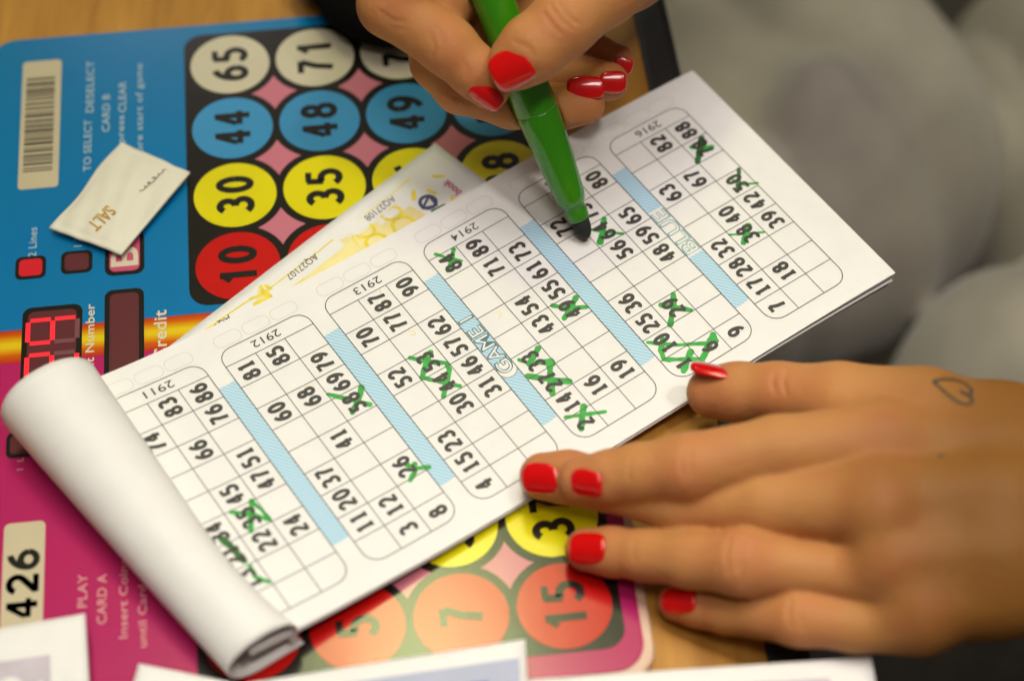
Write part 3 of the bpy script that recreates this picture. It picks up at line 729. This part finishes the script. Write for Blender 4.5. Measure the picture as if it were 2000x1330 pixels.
mb = MB(); s_text(mb, "SALT", (209, 402), (168, 436), 4.8, .022); mb.build("gold_lettering", M['gold'], so)
mb = MB(); q = []
for k in range(64):
    t = k/63; x, y = 324-48*t, 334+44*t; a_ = 2*math.pi*t*5.5
    rx, ry = (5.0 if .42 < t < .62 else 3.0)*math.cos(a_), (7.5 if .42 < t < .62 else 3.6)*math.sin(a_)
    q.append(s_uv(x+rx*.5-ry*.7, y+rx*.5-ry*.7*-.6))
ribbon(mb, q, .008, lambda a, b_: SK(a, b_, 1.25), step=1e9); mb.build("script_lettering", M['line'], so)

# ------------------------------------------------------------------ loose papers along the near edge
def loose(name, corners, z, label, prints, group="loose papers at the near edge", th=.35, warp=.8):
    """corners: photograph points of the sheet's corners on the plane at height z, clockwise from top left"""
    P = [un(x, y, z) for x, y in corners]
    root = empty(name, np.mean(P, axis=0), label, "paper", group)
    def f(a, b_, dz=0.):
        p = (1-a)*(1-b_)*P[0]+a*(1-b_)*P[1]+a*b_*P[2]+(1-a)*b_*P[3]
        return (p[0], p[1], p[2]+dz+warp*math.sin(3*a+1.3)*math.sin(2.2*b_+.5))
    N = 24; vv = [f(a/N, b_/N) for a in range(N+1) for b_ in range(N+1)]
    ff = [(a*(N+1)+b_, a*(N+1)+b_+1, (a+1)*(N+1)+b_+1, (a+1)*(N+1)+b_) for a in range(N) for b_ in range(N)]
    mb = MB(); mb.add(vv, ff); o = mb.build("sheet", M['paper'], root, True); s = o.modifiers.new("t", 'SOLIDIFY'); s.thickness = th*MM; s.offset = 1
    k = 0
    for nm, mt, (a0, b0, a1, b1) in prints:
        k += 1; n_ = 10; vv = [f(a0+(a1-a0)*a/n_, b0+(b1-b0)*b_/n_, th+.10*k) for a in range(n_+1) for b_ in range(n_+1)]
        ff = [(a*(n_+1)+b_, a*(n_+1)+b_+1, (a+1)*(n_+1)+b_+1, (a+1)*(n_+1)+b_) for a in range(n_) for b_ in range(n_)]
        mb = MB(); mb.add(vv, ff); mb.build(nm, mt, o)
    return root, o, f
r1, o1, f1 = loose("paper_slip", [(-210, 1266), (166, 1197), (186, 1560), (-230, 1590)], 9, "white slip with a pale mauve printed square at the lower left corner",
      [("mauve_square", M['pale_violet'], (.02, .20, .81, .95))])
mb = MB()
put_text(mb, "9", lambda a, b_: f1(a, b_, .75), .66, .40, .26, 90, width=.20, offset=.02); mb.build("pale_figure", M['paper'], o1)
loose("paper_slip", [(272, 1297), (620, 1366), (560, 1600), (200, 1560)], 5, "small blank white slip with only its corner showing beside the red circle", [])
loose("paper_slip", [(480, 1336), (1026, 1247), (1042, 1560), (500, 1600)], 11, "white sheet with a greyish blue printed block lying over the red circles",
      [("blue_block", M['pale_blue_print'], (.10, .115, .975, .95)), ("navy_bar", M['deep_blue_print'], (.745, .235, .86, .30))])
loose("paper_slip", [(1030, 1329), (1702, 1282), (1750, 1560), (1050, 1600)], 14, "white sheet reaching over the black table edge at the lower right",
      [("violet_strip", M['pale_violet'], (.12, .13, .87, .9))])

# ------------------------------------------------------------------ green marker pen
pt0 = un(1146, 466, 8.6); pt1 = un(962, -4, 74)
ax = pt1-pt0; Ltot = np.linalg.norm(ax); ax /= Ltot
def pen_s(py): # length along the axis whose projection falls at photograph height py
    lo, hi = 0., Ltot*2.2
    for _ in range(50):
        m_ = (lo+hi)/2; q = pt0+ax*m_-CAMP; cy = ct*q[1]+st*q[2]; cz = -st*q[1]+ct*q[2]
        y = 665-F*cy/-cz
        if y > py: lo = m_
        else: hi = m_
    return lo
s_neck0, s_neck1, s_sh, s_a, s_b, s_col, s_top = pen_s(428), pen_s(404), pen_s(392), pen_s(350), pen_s(300), pen_s(216), 138.
if abs(ax[0]) < .9: e_u = np.cross(ax, [1, 0, 0])
e_u /= np.linalg.norm(e_u); e_v = np.cross(ax, e_u)
def lathe(name, prof, mat_, parent, n=48, cap=True):
    V = []; Fc = []
    for s, r_ in prof:
        for k in range(n):
            a = 2*math.pi*k/n; V.append(pt0+ax*s+r_*(math.cos(a)*e_u+math.sin(a)*e_v))
    for i in range(len(prof)-1):
        for k in range(n): Fc.append((i*n+k, i*n+(k+1) % n, (i+1)*n+(k+1) % n, (i+1)*n+k))
    Fc += [tuple(range(n-1, -1, -1)), tuple(range((len(prof)-1)*n, len(prof)*n))]
    mb = MB(); mb.add(V, Fc); return mb.build(name, mat_, parent, True)
pen = empty("marker_pen", pt0, "uncapped bright green marker pen with a dark felt tip held over the tickets", "marker pen")
lathe("felt_tip", [(0.0, .5), (.25, 1.05), (.8, 1.6), (2.2, 2.35), (4.0, 2.85), (s_neck0+1.2, 3.0)], M['nib'], pen)
lathe("neck", [(s_neck0-.1, 2.9), (s_neck0, 3.25), (s_neck0+.4, 3.38), (s_neck1-.9, 3.62), (s_neck1-.5, 3.35), (s_neck1+.3, 3.35), (s_neck1+.8, 3.7), (s_sh+.6, 4.2)], M['pen_neck'], pen)
lathe("grip_section", [(s_neck1+1.0, 3.4), (s_sh-.8, 3.95), (s_sh, 4.35), (s_sh+1.8, 4.75), (s_a, 5.25), (s_b, 5.95), (s_b+5, 6.25), (s_col-.6, 6.72), (s_col-.2, 6.62), (s_col+.1, 6.45)], M['pen'], pen)
lathe("barrel", [(s_col-.1, 6.5), (s_col+.15, 6.78), (s_col+.5, 6.85), (s_col+12, 6.75), (s_col+26, 6.35), (s_top-8, 5.9), (s_top-1, 5.7), (s_top, 5.0)], M['pen'], pen)

# ------------------------------------------------------------------ implicit surfaces for hands and clothes
def smin(a, b_, k):
    h = np.clip(.5+.5*(b_-a)/k, 0, 1); return b_*(1-h)+a*h-k*h*(1-h)
def rcone(P, a, b_, ra, rb):
    a = np.asarray(a, float); b_ = np.asarray(b_, float); ba = b_-a; L2 = ba@ba
    t = np.clip(((P-a)@ba)/L2, 0, 1)
    q = P-a-t[..., None]*ba
    return np.sqrt((q*q).sum(-1))-(ra+(rb-ra)*t)
def chain(P, js, k=2.5):
    d = None
    for (a, b_) in zip(js[:-1], js[1:]):
        x = rcone(P, a[:3], b_[:3], a[3], b_[3]); d = x if d is None else smin(d, x, k)
    return d
def surface_nets(fn, lo, hi, h):
    n = [int(math.ceil((hi[i]-lo[i])/h))+1 for i in range(3)]
    xs = [lo[i]+h*np.arange(n[i]) for i in range(3)]
    D = np.empty(n, np.float32)
    for i in range(0, n[0], 16):
        X, Y, Z = np.meshgrid(xs[0][i:i+16], xs[1], xs[2], indexing='ij')
        D[i:i+16] = fn(np.stack([X, Y, Z], -1))
    S = D < 0
    corners = [(a, b_, c) for a in (0, 1) for b_ in (0, 1) for c in (0, 1)]
    cn = np.zeros([k-1 for k in n], np.int8)
    for a, b_, c in corners: cn += S[a:n[0]-1+a, b_:n[1]-1+b_, c:n[2]-1+c]
    act = (cn > 0) & (cn < 8); idx = -np.ones(act.shape, np.int64); I = np.argwhere(act); idx[act] = np.arange(len(I))
    acc = np.zeros((len(I), 3)); cnt = np.zeros(len(I))
    for a in range(3):
        for b_ in (0, 1):
            for c in (0, 1):
                o0 = [0, 0, 0]; o0[(a+1) % 3] = b_; o0[(a+2) % 3] = c; o1 = list(o0); o1[a] = 1
                d0 = D[I[:, 0]+o0[0], I[:, 1]+o0[1], I[:, 2]+o0[2]]; d1 = D[I[:, 0]+o1[0], I[:, 1]+o1[1], I[:, 2]+o1[2]]
                m_ = (d0 < 0) != (d1 < 0); t = np.where(m_, d0/(np.where(m_, d0-d1, 1)), 0)
                p = np.zeros((len(I), 3)); p += o0; p[:, a] += t
                acc[m_] += p[m_]; cnt[m_] += 1
    V = (I+acc/cnt[:, None])*h+np.array(lo)
    Fc = []
    for a in range(3):
        sl0 = [slice(1, -1)]*3; 
        A = S[:-1] if a == 0 else (S[:, :-1] if a == 1 else S[:, :, :-1]); B = S[1:] if a == 0 else (S[:, 1:] if a == 1 else S[:, :, 1:])
        E = np.argwhere(A != B); b_, c = (a+1) % 3, (a+2) % 3
        ok = (E[:, b_] > 0) & (E[:, c] > 0) & (E[:, b_] < n[b_]-1) & (E[:, c] < n[c]-1); E = E[ok]
        sgn = A[E[:, 0], E[:, 1], E[:, 2]]
        def cell(db, dc):
            q = E.copy(); q[:, b_] += db; q[:, c] += dc; return idx[q[:, 0], q[:, 1], q[:, 2]]
        q = np.stack([cell(-1, -1), cell(0, -1), cell(0, 0), cell(-1, 0)], 1)
        q[~sgn] = q[~sgn][:, ::-1]; Fc.append(q)
    Fc = np.concatenate(Fc); Fc = Fc[(Fc >= 0).all(1)]
    return V, Fc
def np_mesh(name, V, Fc, mat_, parent, attr=None, back_shade=None):
    me = bpy.data.meshes.new(name); V = V*MM
    me.vertices.add(len(V)); me.vertices.foreach_set("co", V.astype(np.float32).ravel())
    me.loops.add(len(Fc)*4); me.loops.foreach_set("vertex_index", Fc.ravel().astype(np.int32))
    me.polygons.add(len(Fc)); me.polygons.foreach_set("loop_start", np.arange(0, len(Fc)*4, 4, dtype=np.int32)); me.polygons.foreach_set("loop_total", np.full(len(Fc), 4, np.int32))
    me.update(calc_edges=True); me.validate()
    me.polygons.foreach_set("use_smooth", [True]*len(me.polygons))
    if attr is not None:
        at_ = me.attributes.new("flush", 'FLOAT', 'POINT'); at_.data.foreach_set("value", attr.astype(np.float32))
    if back_shade is not None:
        at_ = me.attributes.new("tan", 'FLOAT', 'POINT'); at_.data.foreach_set("value", back_shade.astype(np.float32))
    me.materials.append(mat_)
    o = bpy.data.objects.new(name, me); scene.collection.objects.link(o)
    if parent: o.parent = parent; o.matrix_parent_inverse = Matrix.Translation(-parent.location)
    return o
def J(px, py, z, r_): return (*un(px, py, z), r_)
def laplace(V, Fc, it=2, lam=.5):
    n = len(V)
    for _ in range(it):
        s = np.zeros_like(V); c = np.zeros(n)
        for a, b_ in ((0, 1), (1, 2), (2, 3), (3, 0)):
            np.add.at(s, Fc[:, a], V[Fc[:, b_]]); np.add.at(c, Fc[:, a], 1); np.add.at(s, Fc[:, b_], V[Fc[:, a]]); np.add.at(c, Fc[:, b_], 1)
        V = V*(1-lam)+lam*s/c[:, None]
    return V

person = empty("person", un(1900, 400, -150), "seated person with red varnished nails and grey trousers marking the tickets", "person")

# ---- left hand, resting on the book and table
LT = dict(
 thumb=[J(1393, 766, 15, 7.9), J(1440, 766, 18, 8.6), J(1520, 765, 23, 8.4), J(1640, 782, 28, 10.8), J(1800, 815, 32, 14)],
 index=[J(1134, 938, 21, 6.3), J(1190, 931, 24, 7.3), J(1245, 922, 27, 7.8), J(1345, 912, 32, 9.2), J(1520, 880, 36, 9.6), J(1730, 868, 36, 12)],
 middle=[J(1061, 930, 12.5, 6.9), J(1110, 932, 14, 7.5), J(1180, 944, 16, 7.6), J(1330, 982, 20, 8.4), J(1500, 985, 30, 8.6), J(1720, 980, 37, 12)],
 ring=[J(1146, 1073, 7.5, 6.3), J(1195, 1077, 9, 6.9), J(1260, 1084, 13, 7.0), J(1350, 1092, 19, 7.9), J(1450, 1099, 26, 8.9), J(1590, 1112, 25, 7.2), J(1760, 1135, 27, 9.5)],
 pinky=[J(1322, 1176, 4.5, 5.3), J(1365, 1182, 6, 5.9), J(1420, 1193, 9, 6.1), J(1560, 1206, 19, 7.6), J(1670, 1222, 20, 6.8), J(1800, 1215, 24, 9)])
PALM_L = [([J(1730, 868, 35, 12), J(1950, 895, 34, 14), J(2200, 940, 34, 17)]), ([J(1725, 980, 36, 12.5), J(1950, 990, 37, 14.5), J(2200, 985, 34, 18)]),
          ([J(1745, 1090, 32, 12.5), J(1950, 1075, 34, 13.5), J(2200, 1030, 33, 17)]), ([J(1800, 1180, 27, 11.5), J(1950, 1145, 28, 13), J(2200, 1070, 30, 16)]),
          ([J(1800, 815, 31, 13), J(1960, 850, 31, 14), J(2200, 930, 32, 16)]), ([J(2150, 960, 33, 19), J(2650, 930, 60, 27)]), ([J(2150, 1020, 33, 19), J(2650, 1000, 60, 27)])]
KN_L = [J(1345, 905, 41, 0), J(1440, 1085, 33, 0), J(1555, 1200, 24, 0), J(1725, 975, 48, 0), J(1745, 1100, 43, 0), J(1805, 1188, 38, 0), J(1730, 862, 46, 0), J(1510, 755, 31, 0)]
def sdf_left(P):
    fing = None
    for nm in ('thumb', 'index', 'middle', 'ring', 'pinky'):
        d = chain(P, LT[nm], 2.5); fing = d if fing is None else smin(fing, d, 1.0)
    palm = None
    for c in PALM_L:
        d = chain(P, c, 6); palm = d if palm is None else smin(palm, d, 4.5)
    d = smin(fing, palm, 4.5)
    # knuckle pads of the long joints and hollows between the tendons
    for a in KN_L[3:4]: d = smin(d, np.sqrt(((P-np.array(a[:3])+[0, 0, 6.5])**2).sum(-1))-6.5, 8)
    return d
# ---- right hand, holding the pen
RT = dict(
 thumb=[J(1008, 122, 70, 8.4), J(1040, 96, 73, 9.8), J(1098, 48, 77, 10.0), J(1180, -25, 80, 11.2), J(1290, -120, 82, 13)],
 index=[J(955, 172, 57, 6.6), J(925, 138, 61, 7.7), J(876, 92, 66, 8.6), J(762, 10, 74, 9.6), J(830, -110, 88, 10), J(960, -260, 95, 12)],
 middle=[J(1142, 205, 38, 6.4), J(1090, 210, 38, 7.0), J(1000, 203, 40, 7.6), J(900, 170, 46, 8.2), J(858, 120, 52, 8.8), J(850, 30, 66, 9.3), J(960, -140, 84, 11)],
 ring=[J(1190, 160, 34, 6.2), J(1130, 150, 34, 6.8), J(1010, 165, 35, 7.2), J(920, 120, 42, 8), J(930, 0, 60, 9), J(1040, -160, 78, 11)],
 pinky=[J(1208, 120, 31, 5.2), J(1160, 105, 32, 6.0), J(1080, 95, 34, 6.6), J(1040, 20, 46, 7.5), J(1120, -130, 66, 10)])
PALM_R = [([J(960, -250, 92, 12), J(1250, -420, 95, 18)]), ([J(960, -150, 82, 12), J(1250, -350, 88, 18)]), ([J(1040, -160, 75, 12), J(1280, -330, 80, 18)]),
          ([J(1120, -130, 64, 12), J(1300, -280, 70, 18)]), ([J(1290, -120, 78, 14), J(1330, -300, 80, 20)]), ([J(1270, -350, 85, 22), J(1700, -800, 60, 30)]),
          ([J(1150, 15, 52, 9), J(1230, -60, 55, 12), J(1320, -190, 60, 16)])]
KN_R = [J(760, 5, 84, 0), J(876, 92, 74, 0), J(1098, 48, 87, 0), J(900, 170, 52, 0)]
def sdf_right(P):
    fing = None
    for nm in ('index', 'middle', 'ring', 'pinky'):
        d = chain(P, RT[nm], 2.5); fing = d if fing is None else smin(fing, d, 1.2)
    d = chain(P, RT['thumb'], 2.5); fing = smin(fing, d, .8)
    palm = None
    for c in PALM_R:
        d = chain(P, c, 6); palm = d if palm is None else smin(palm, d, 9)
    d = smin(fing, palm, 4)
    # the flesh gives way to the pen it grips
    q = P-pt0; s = np.clip(q@ax, 0, s_top); q = q-s[..., None]*ax; dp = np.sqrt((q*q).sum(-1))-6.95
    return np.maximum(d, -dp)
def creases(V, sdf, specs):
    """press short skin folds into the surface: (pixel polyline, width mm, depth mm)"""
    for pts, w_, dep in specs:
        Q = []
        for a, b_ in zip(pts[:-1], pts[1:]):
            for k in range(6): Q.append(trace(sdf, a[0]+(b_[0]-a[0])*k/6, a[1]+(b_[1]-a[1])*k/6))
        near = np.full(len(V), 1e9); N = np.zeros((len(V), 3)); P = np.array([q[0] for q in Q]); m_ = P.mean(0); R0 = np.abs(P-m_).max()+6
        sel = np.where((np.abs(V-m_) < R0).all(1))[0]
        for i_, q in enumerate(Q):
            fall = math.sin(math.pi*(i_+.7)/(len(Q)+.4))**.5
            d = np.sqrt(((V[sel]-q[0])**2).sum(1))/max(.3, fall); c = d < near[sel]
            near[sel[c]] = d[c]; N[sel[c]] = q[1]
        V = V-N*(dep*np.exp(-(near/w_)**2))[:, None]
    return V
def flush(V, pts, tips):
    f = np.zeros(len(V))
    for k in pts: f = np.maximum(f, .42*np.exp(-((V-np.array(k[:3]))**2).sum(1)/(2*8.**2)))
    for k in tips: f = np.maximum(f, .6*np.exp(-((V-np.array(k[:3]))**2).sum(1)/(2*9.**2)))
    return f
def back_shade_of(V):
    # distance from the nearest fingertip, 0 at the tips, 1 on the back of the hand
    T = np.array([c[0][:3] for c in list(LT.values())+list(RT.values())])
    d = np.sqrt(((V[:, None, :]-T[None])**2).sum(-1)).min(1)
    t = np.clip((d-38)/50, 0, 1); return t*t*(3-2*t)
def trace(sdf, px, py):
    d = ray(px, py); d /= np.linalg.norm(d); t = 330.
    for _ in range(140):
        p = CAMP+d*t; s = float(sdf(p[None])[0])
        if s < .01: break
        t += s*.8
    e = .3; g = np.array([float(sdf((p+np.eye(3)[i]*e)[None])[0]-sdf((p-np.eye(3)[i]*e)[None])[0]) for i in range(3)]); g /= np.linalg.norm(g)
    return p, g, -d
def build_hand(name, sdf, chains, extra_lo, extra_hi, kn, label, folds, h=.85):
    pts = np.array([j[:3] for c in chains for j in c]); rr = max(j[3] for c in chains for j in c)
    lo = pts.min(0)-rr-2; hi = pts.max(0)+rr+2
    lo = np.maximum(lo, extra_lo); hi = np.minimum(hi, extra_hi)
    V, Fc = surface_nets(sdf, lo, hi, h); V = laplace(V, Fc, 2, .4); V = creases(V, sdf, folds)
    tips = [c[0] for c in chains[:5]]
    o = np_mesh(name, V, Fc, M['skin'], person, flush(V, kn, tips), back_shade_of(V)); o['label'] = label; return o
lo_l = np.array([-1e9]*3); hi_l = np.array([un(2500, 990, 60)[0], 1e9, 1e9])
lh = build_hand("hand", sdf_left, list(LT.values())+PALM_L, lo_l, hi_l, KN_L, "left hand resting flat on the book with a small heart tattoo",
  [([(1338, 872), (1330, 905), (1338, 940)], .75, .7), ([(1352, 868), (1346, 905), (1354, 945)], .75, .7), ([(1425, 1050), (1418, 1090), (1426, 1130)], .75, .7), ([(1450, 1048), (1445, 1090), (1452, 1135)], .75, .7), ([(1437, 1060), (1433, 1090), (1438, 1120)], .7, .55),
   ([(1545, 1170), (1540, 1200), (1548, 1235)], .75, .7), ([(1565, 1168), (1562, 1200), (1568, 1235)], .75, .7), ([(1232, 895), (1227, 920), (1232, 945)], .65, .4), ([(1240, 1052), (1236, 1080), (1242, 1105)], .65, .4),
   ([(1515, 722), (1508, 745), (1515, 775)], .7, .55), ([(1535, 722), (1530, 745), (1537, 775)], .7, .55), ([(1085, 912), (1092, 935), (1085, 958)], .65, .4), ([(1166, 1045), (1178, 1070), (1168, 1098)], .65, .4), ([(1172, 925), (1180, 945), (1175, 966)], .65, .4)])
hi_r = np.array([1e9, un(1200, -700, 60)[1], 1e9])
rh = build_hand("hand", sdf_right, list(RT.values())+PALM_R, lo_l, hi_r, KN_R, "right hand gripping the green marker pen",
  [([(1075, 12), (1095, 38), (1122, 62)], .75, .7), ([(1090, 5), (1110, 32), (1134, 52)], .75, .7), ([(1062, 25), (1078, 48), (1100, 72)], .7, .55), ([(1002, 82), (1030, 92), (1050, 118)], .9, .4),
   ([(838, 60), (850, 95), (842, 118)], .7, .55), ([(855, 52), (868, 88), (860, 120)], .7, .55), ([(905, 120), (915, 140), (905, 160)], .65, .4), ([(740, 20), (765, 40), (800, 45)], .7, .55), ([(745, 35), (768, 55), (795, 60)], .9, .3), ([(850, 175), (900, 195), (960, 212)], .7, .55)])
# ---- nails
def nail(hand, sdf, px, py, dpx, wid, leng, tipz=0.0, nshift=None, R_=None, sq=3.2, raise_=.35, bend=.010, face=0., nrm=None):
    c, n_, vw = trace(sdf, px, py)
    if nrm is not None: n_ = np.array(nrm, float); n_ /= np.linalg.norm(n_)
    if face: n_ = n_*(1-face)+vw*face; n_ /= np.linalg.norm(n_)
    if nshift is not None:
        n_ = n_+np.array(nshift); n_ /= np.linalg.norm(n_)
    p2 = un(px+dpx[0], py+dpx[1], c[2]+tipz); Lv = p2-c; Lv -= n_*(Lv@n_); Lv /= np.linalg.norm(Lv); Wv = np.cross(n_, Lv)
    R_ = R_ or wid*.62
    NA, NB = 20, 20; V = []
    for lay in (0, 1):
        for i in range(NA+1):
            for k in range(NB+1):
                a, b_ = -1+2*i/NA, -1+2*k/NB
                # square -> superellipse
                rr_ = max(abs(a), abs(b_)); 
                if rr_ > 0:
                    th = math.atan2(b_, a); rad = (abs(math.cos(th))**sq+abs(math.sin(th))**sq)**(-1/sq)
                    x, y = rr_*rad*math.cos(th), rr_*rad*math.sin(th)
                else: x = y = 0.
                s_ = x*wid/2*(1-.06*max(0, -y)); t_ = y*leng/2
                if y > 0: t_ *= 1-.0*abs(x)
                ang = s_/R_
                dz = raise_-R_*(1-math.cos(ang))-bend*t_*t_*.6
                edge = max(0., rr_-.86)/.14
                th_ = .42*(1-edge**2)
                off = dz+(th_ if lay == 0 else -.7)
                V.append(c+Wv*R_*math.sin(ang)+Lv*t_+n_*off)
    n1 = (NA+1)*(NB+1); ix = lambda i, k, l: l*n1+i*(NB+1)+k; Fc = []
    for i in range(NA):
        for k in range(NB):
            Fc.append((ix(i, k, 0), ix(i+1, k, 0), ix(i+1, k+1, 0), ix(i, k+1, 0))); Fc.append((ix(i, k, 1), ix(i, k+1, 1), ix(i+1, k+1, 1), ix(i+1, k, 1)))
    for i in range(NA):
        Fc.append((ix(i, 0, 0), ix(i, 0, 1), ix(i+1, 0, 1), ix(i+1, 0, 0))); Fc.append((ix(i, NB, 0), ix(i+1, NB, 0), ix(i+1, NB, 1), ix(i, NB, 1)))
    for k in range(NB):
        Fc.append((ix(0, k, 0), ix(0, k+1, 0), ix(0, k+1, 1), ix(0, k, 1))); Fc.append((ix(NA, k, 0), ix(NA, k, 1), ix(NA, k+1, 1), ix(NA, k+1, 0)))
    mb = MB(); mb.add(V, Fc); o = mb.build("fingernail", M['nail'], hand, True); return o
nail(lh, sdf_left, 1054, 936, (-50, 0), 10.4, 11.2)
nail(lh, sdf_left, 1144, 946, (-50, 4), 9.2, 10.2)
nail(lh, sdf_left, 1146, 1070, (-50, -3), 10.2, 11.2)
nail(lh, sdf_left, 1325, 1172, (-50, -4), 8.6, 10.6)
nail(lh, sdf_left, 1394, 721, (-50, -20), 11.0, 13.4, nrm=(.16, .66, .73), raise_=.9, R_=9)
nail(rh, sdf_right, 999, 137, (-56, 34), 13.2, 12.4, sq=3.8, face=.35, raise_=.7)
nail(rh, sdf_right, 949, 188, (32, 38), 7.4, 11.0, face=.3, raise_=.6)
nail(rh, sdf_right, 1144, 172, (50, 2), 7.4, 11.8, face=.92, raise_=2.3, R_=9)
nail(rh, sdf_right, 1197, 161, (50, 0), 7.2, 8.2, face=.7, raise_=.9, sq=4, R_=8)
nail(rh, sdf_right, 1217, 129, (50, 12), 5.6, 6.2, face=.6, raise_=.7, R_=7)
# ---- heart tattoo and mole on the left hand
HT = [(1822, 745), (1840, 741), (1865, 742), (1885, 750), (1898, 762), (1897, 770), (1886, 770), (1873, 763), (1886, 770), (1898, 778), (1899, 787), (1886, 791), (1868, 784), (1850, 770), (1835, 757), (1822, 745)]
P = []
for a, b_ in zip(HT[:-1], HT[1:]):
    for k in range(5): P.append(trace(sdf_left, a[0]+(b_[0]-a[0])*k/5, a[1]+(b_[1]-a[1])*k/5))
P.append(P[0]); V = []
for i, (p, n_, _) in enumerate(P):
    a = P[max(0, i-1)][0]; b_ = P[min(len(P)-1, i+1)][0]; d = b_-a; L = np.linalg.norm(d); d = d/L if L > 0 else np.array([1, 0, 0]); w_ = np.cross(n_, d)
    V.append(p+n_*.16-w_*.42); V.append(p+n_*.20+w_*.42)
mb = MB(); mb.add(V, [(2*i, 2*i+2, 2*i+3, 2*i+1) for i in range(len(P)-1)]); mb.build("heart_tattoo", M['tattoo'], lh)
p, n_, _ = trace(sdf_left, 1838, 890); a_ = np.cross(n_, [1, 0, 0]); a_ /= np.linalg.norm(a_); c_ = np.cross(n_, a_)
mb = MB(); mb.add([p+n_*.25]+[p+n_*.10+.75*(math.cos(k)*a_+math.sin(k)*c_) for k in np.arange(0, 6.28, .52)], [(0, k+1, (k+1) % 13+1) for k in range(13)]); mb.build("mole", M['pouch'] if False else M['tattoo'], lh, True)

# ---- grey trousers (lap beyond the table edge)
TA = [J(1080, 250, -235, 88), J(1430, 320, -215, 103), J(1505, 310, -215, 104)]
def sdf_tr(P):
    d = chain(P, TA, 30)
    g = chain(P, [J(1270, 250, -112, 16), J(1400, 105, -112, 27), J(1590, -50, -105, 24)], 10)  # groove carved so the lap darkens where a soft shadow lies
    d = -smin(-d, g, 26)
    d = smin(d, chain(P, [J(2060, 860, -215, 78), J(2500, 700, -210, 95)], 20), 12)
    d = smin(d, chain(P, [J(2150, -160, -255, 104), J(2160, 330, -265, 90), J(2350, 800, -300, 95)], 20), 16)
    d = smin(d, chain(P, [J(1330, -120, -190, 32), J(1560, -300, -200, 60)], 10), 8)
    X, Y, Z = P[..., 0], P[..., 1], P[..., 2]
    # broad diagonal folds of loose jersey cloth, gathered toward the lower end
    w = (X*.62+Y*.78)/19+.9*np.sin((X*.78-Y*.62)/33)+.5*np.sin(X/21+1)
    amp = .35+.65*(.5+.5*np.sin(X/47-Y/39+.6))
    d = d+7.5*amp*(1-np.abs(np.sin(w)))**1.5+2.4*np.sin(X/13+Y/23+np.sin(Y/17))
    return d
V, Fc = surface_nets(sdf_tr, un(1080, 300, -235)-np.array([95, 330, 110]), np.array([560, 700, -90.]), 4.0)
tro = np_mesh("trousers", V, Fc, M['jersey'], person)
# ---- dark cloth lying behind the pen hand
def sdf_po(P):
    q = P*np.array([1, 1, 1.6]); s = np.array([1, 1, 1.6])
    f = lambda j: (*(np.array(j[:3])*s), j[3])
    d = chain(q, [f(J(678, -82, 12, 21)), f(J(742, -22, 12, 19)), f(J(772, -6, 11, 18)), f(J(900, -60, 12, 24))], 10)
    return d
pz = un(760, 0, 10)
V, Fc = surface_nets(sdf_po, pz-np.array([75, 70, 12]), pz+np.array([90, 110, 40]), 2.0)
po_ = np_mesh("cloth_pouch", V, Fc, M['pouch'], None)
tag(po_, "black cloth pouch lying on the far edge of the bingo machine", "pouch")

# normals outward everywhere (meshes were wound by hand)
for o in list(scene.objects):
    if o.type == 'MESH' and o.name.split('.')[0] not in ("hand", "trousers", "cloth_pouch", "floor"):
        bm = bmesh.new(); bm.from_mesh(o.data)
        closed = all(len(e.link_faces) == 2 for e in bm.edges)
        if closed: bmesh.ops.recalc_face_normals(bm, faces=bm.faces)
        else:
            up = sum(f.normal.z*f.calc_area() for f in bm.faces)
            if up < 0: bmesh.ops.reverse_faces(bm, faces=bm.faces)
        bm.to_mesh(o.data); bm.free()
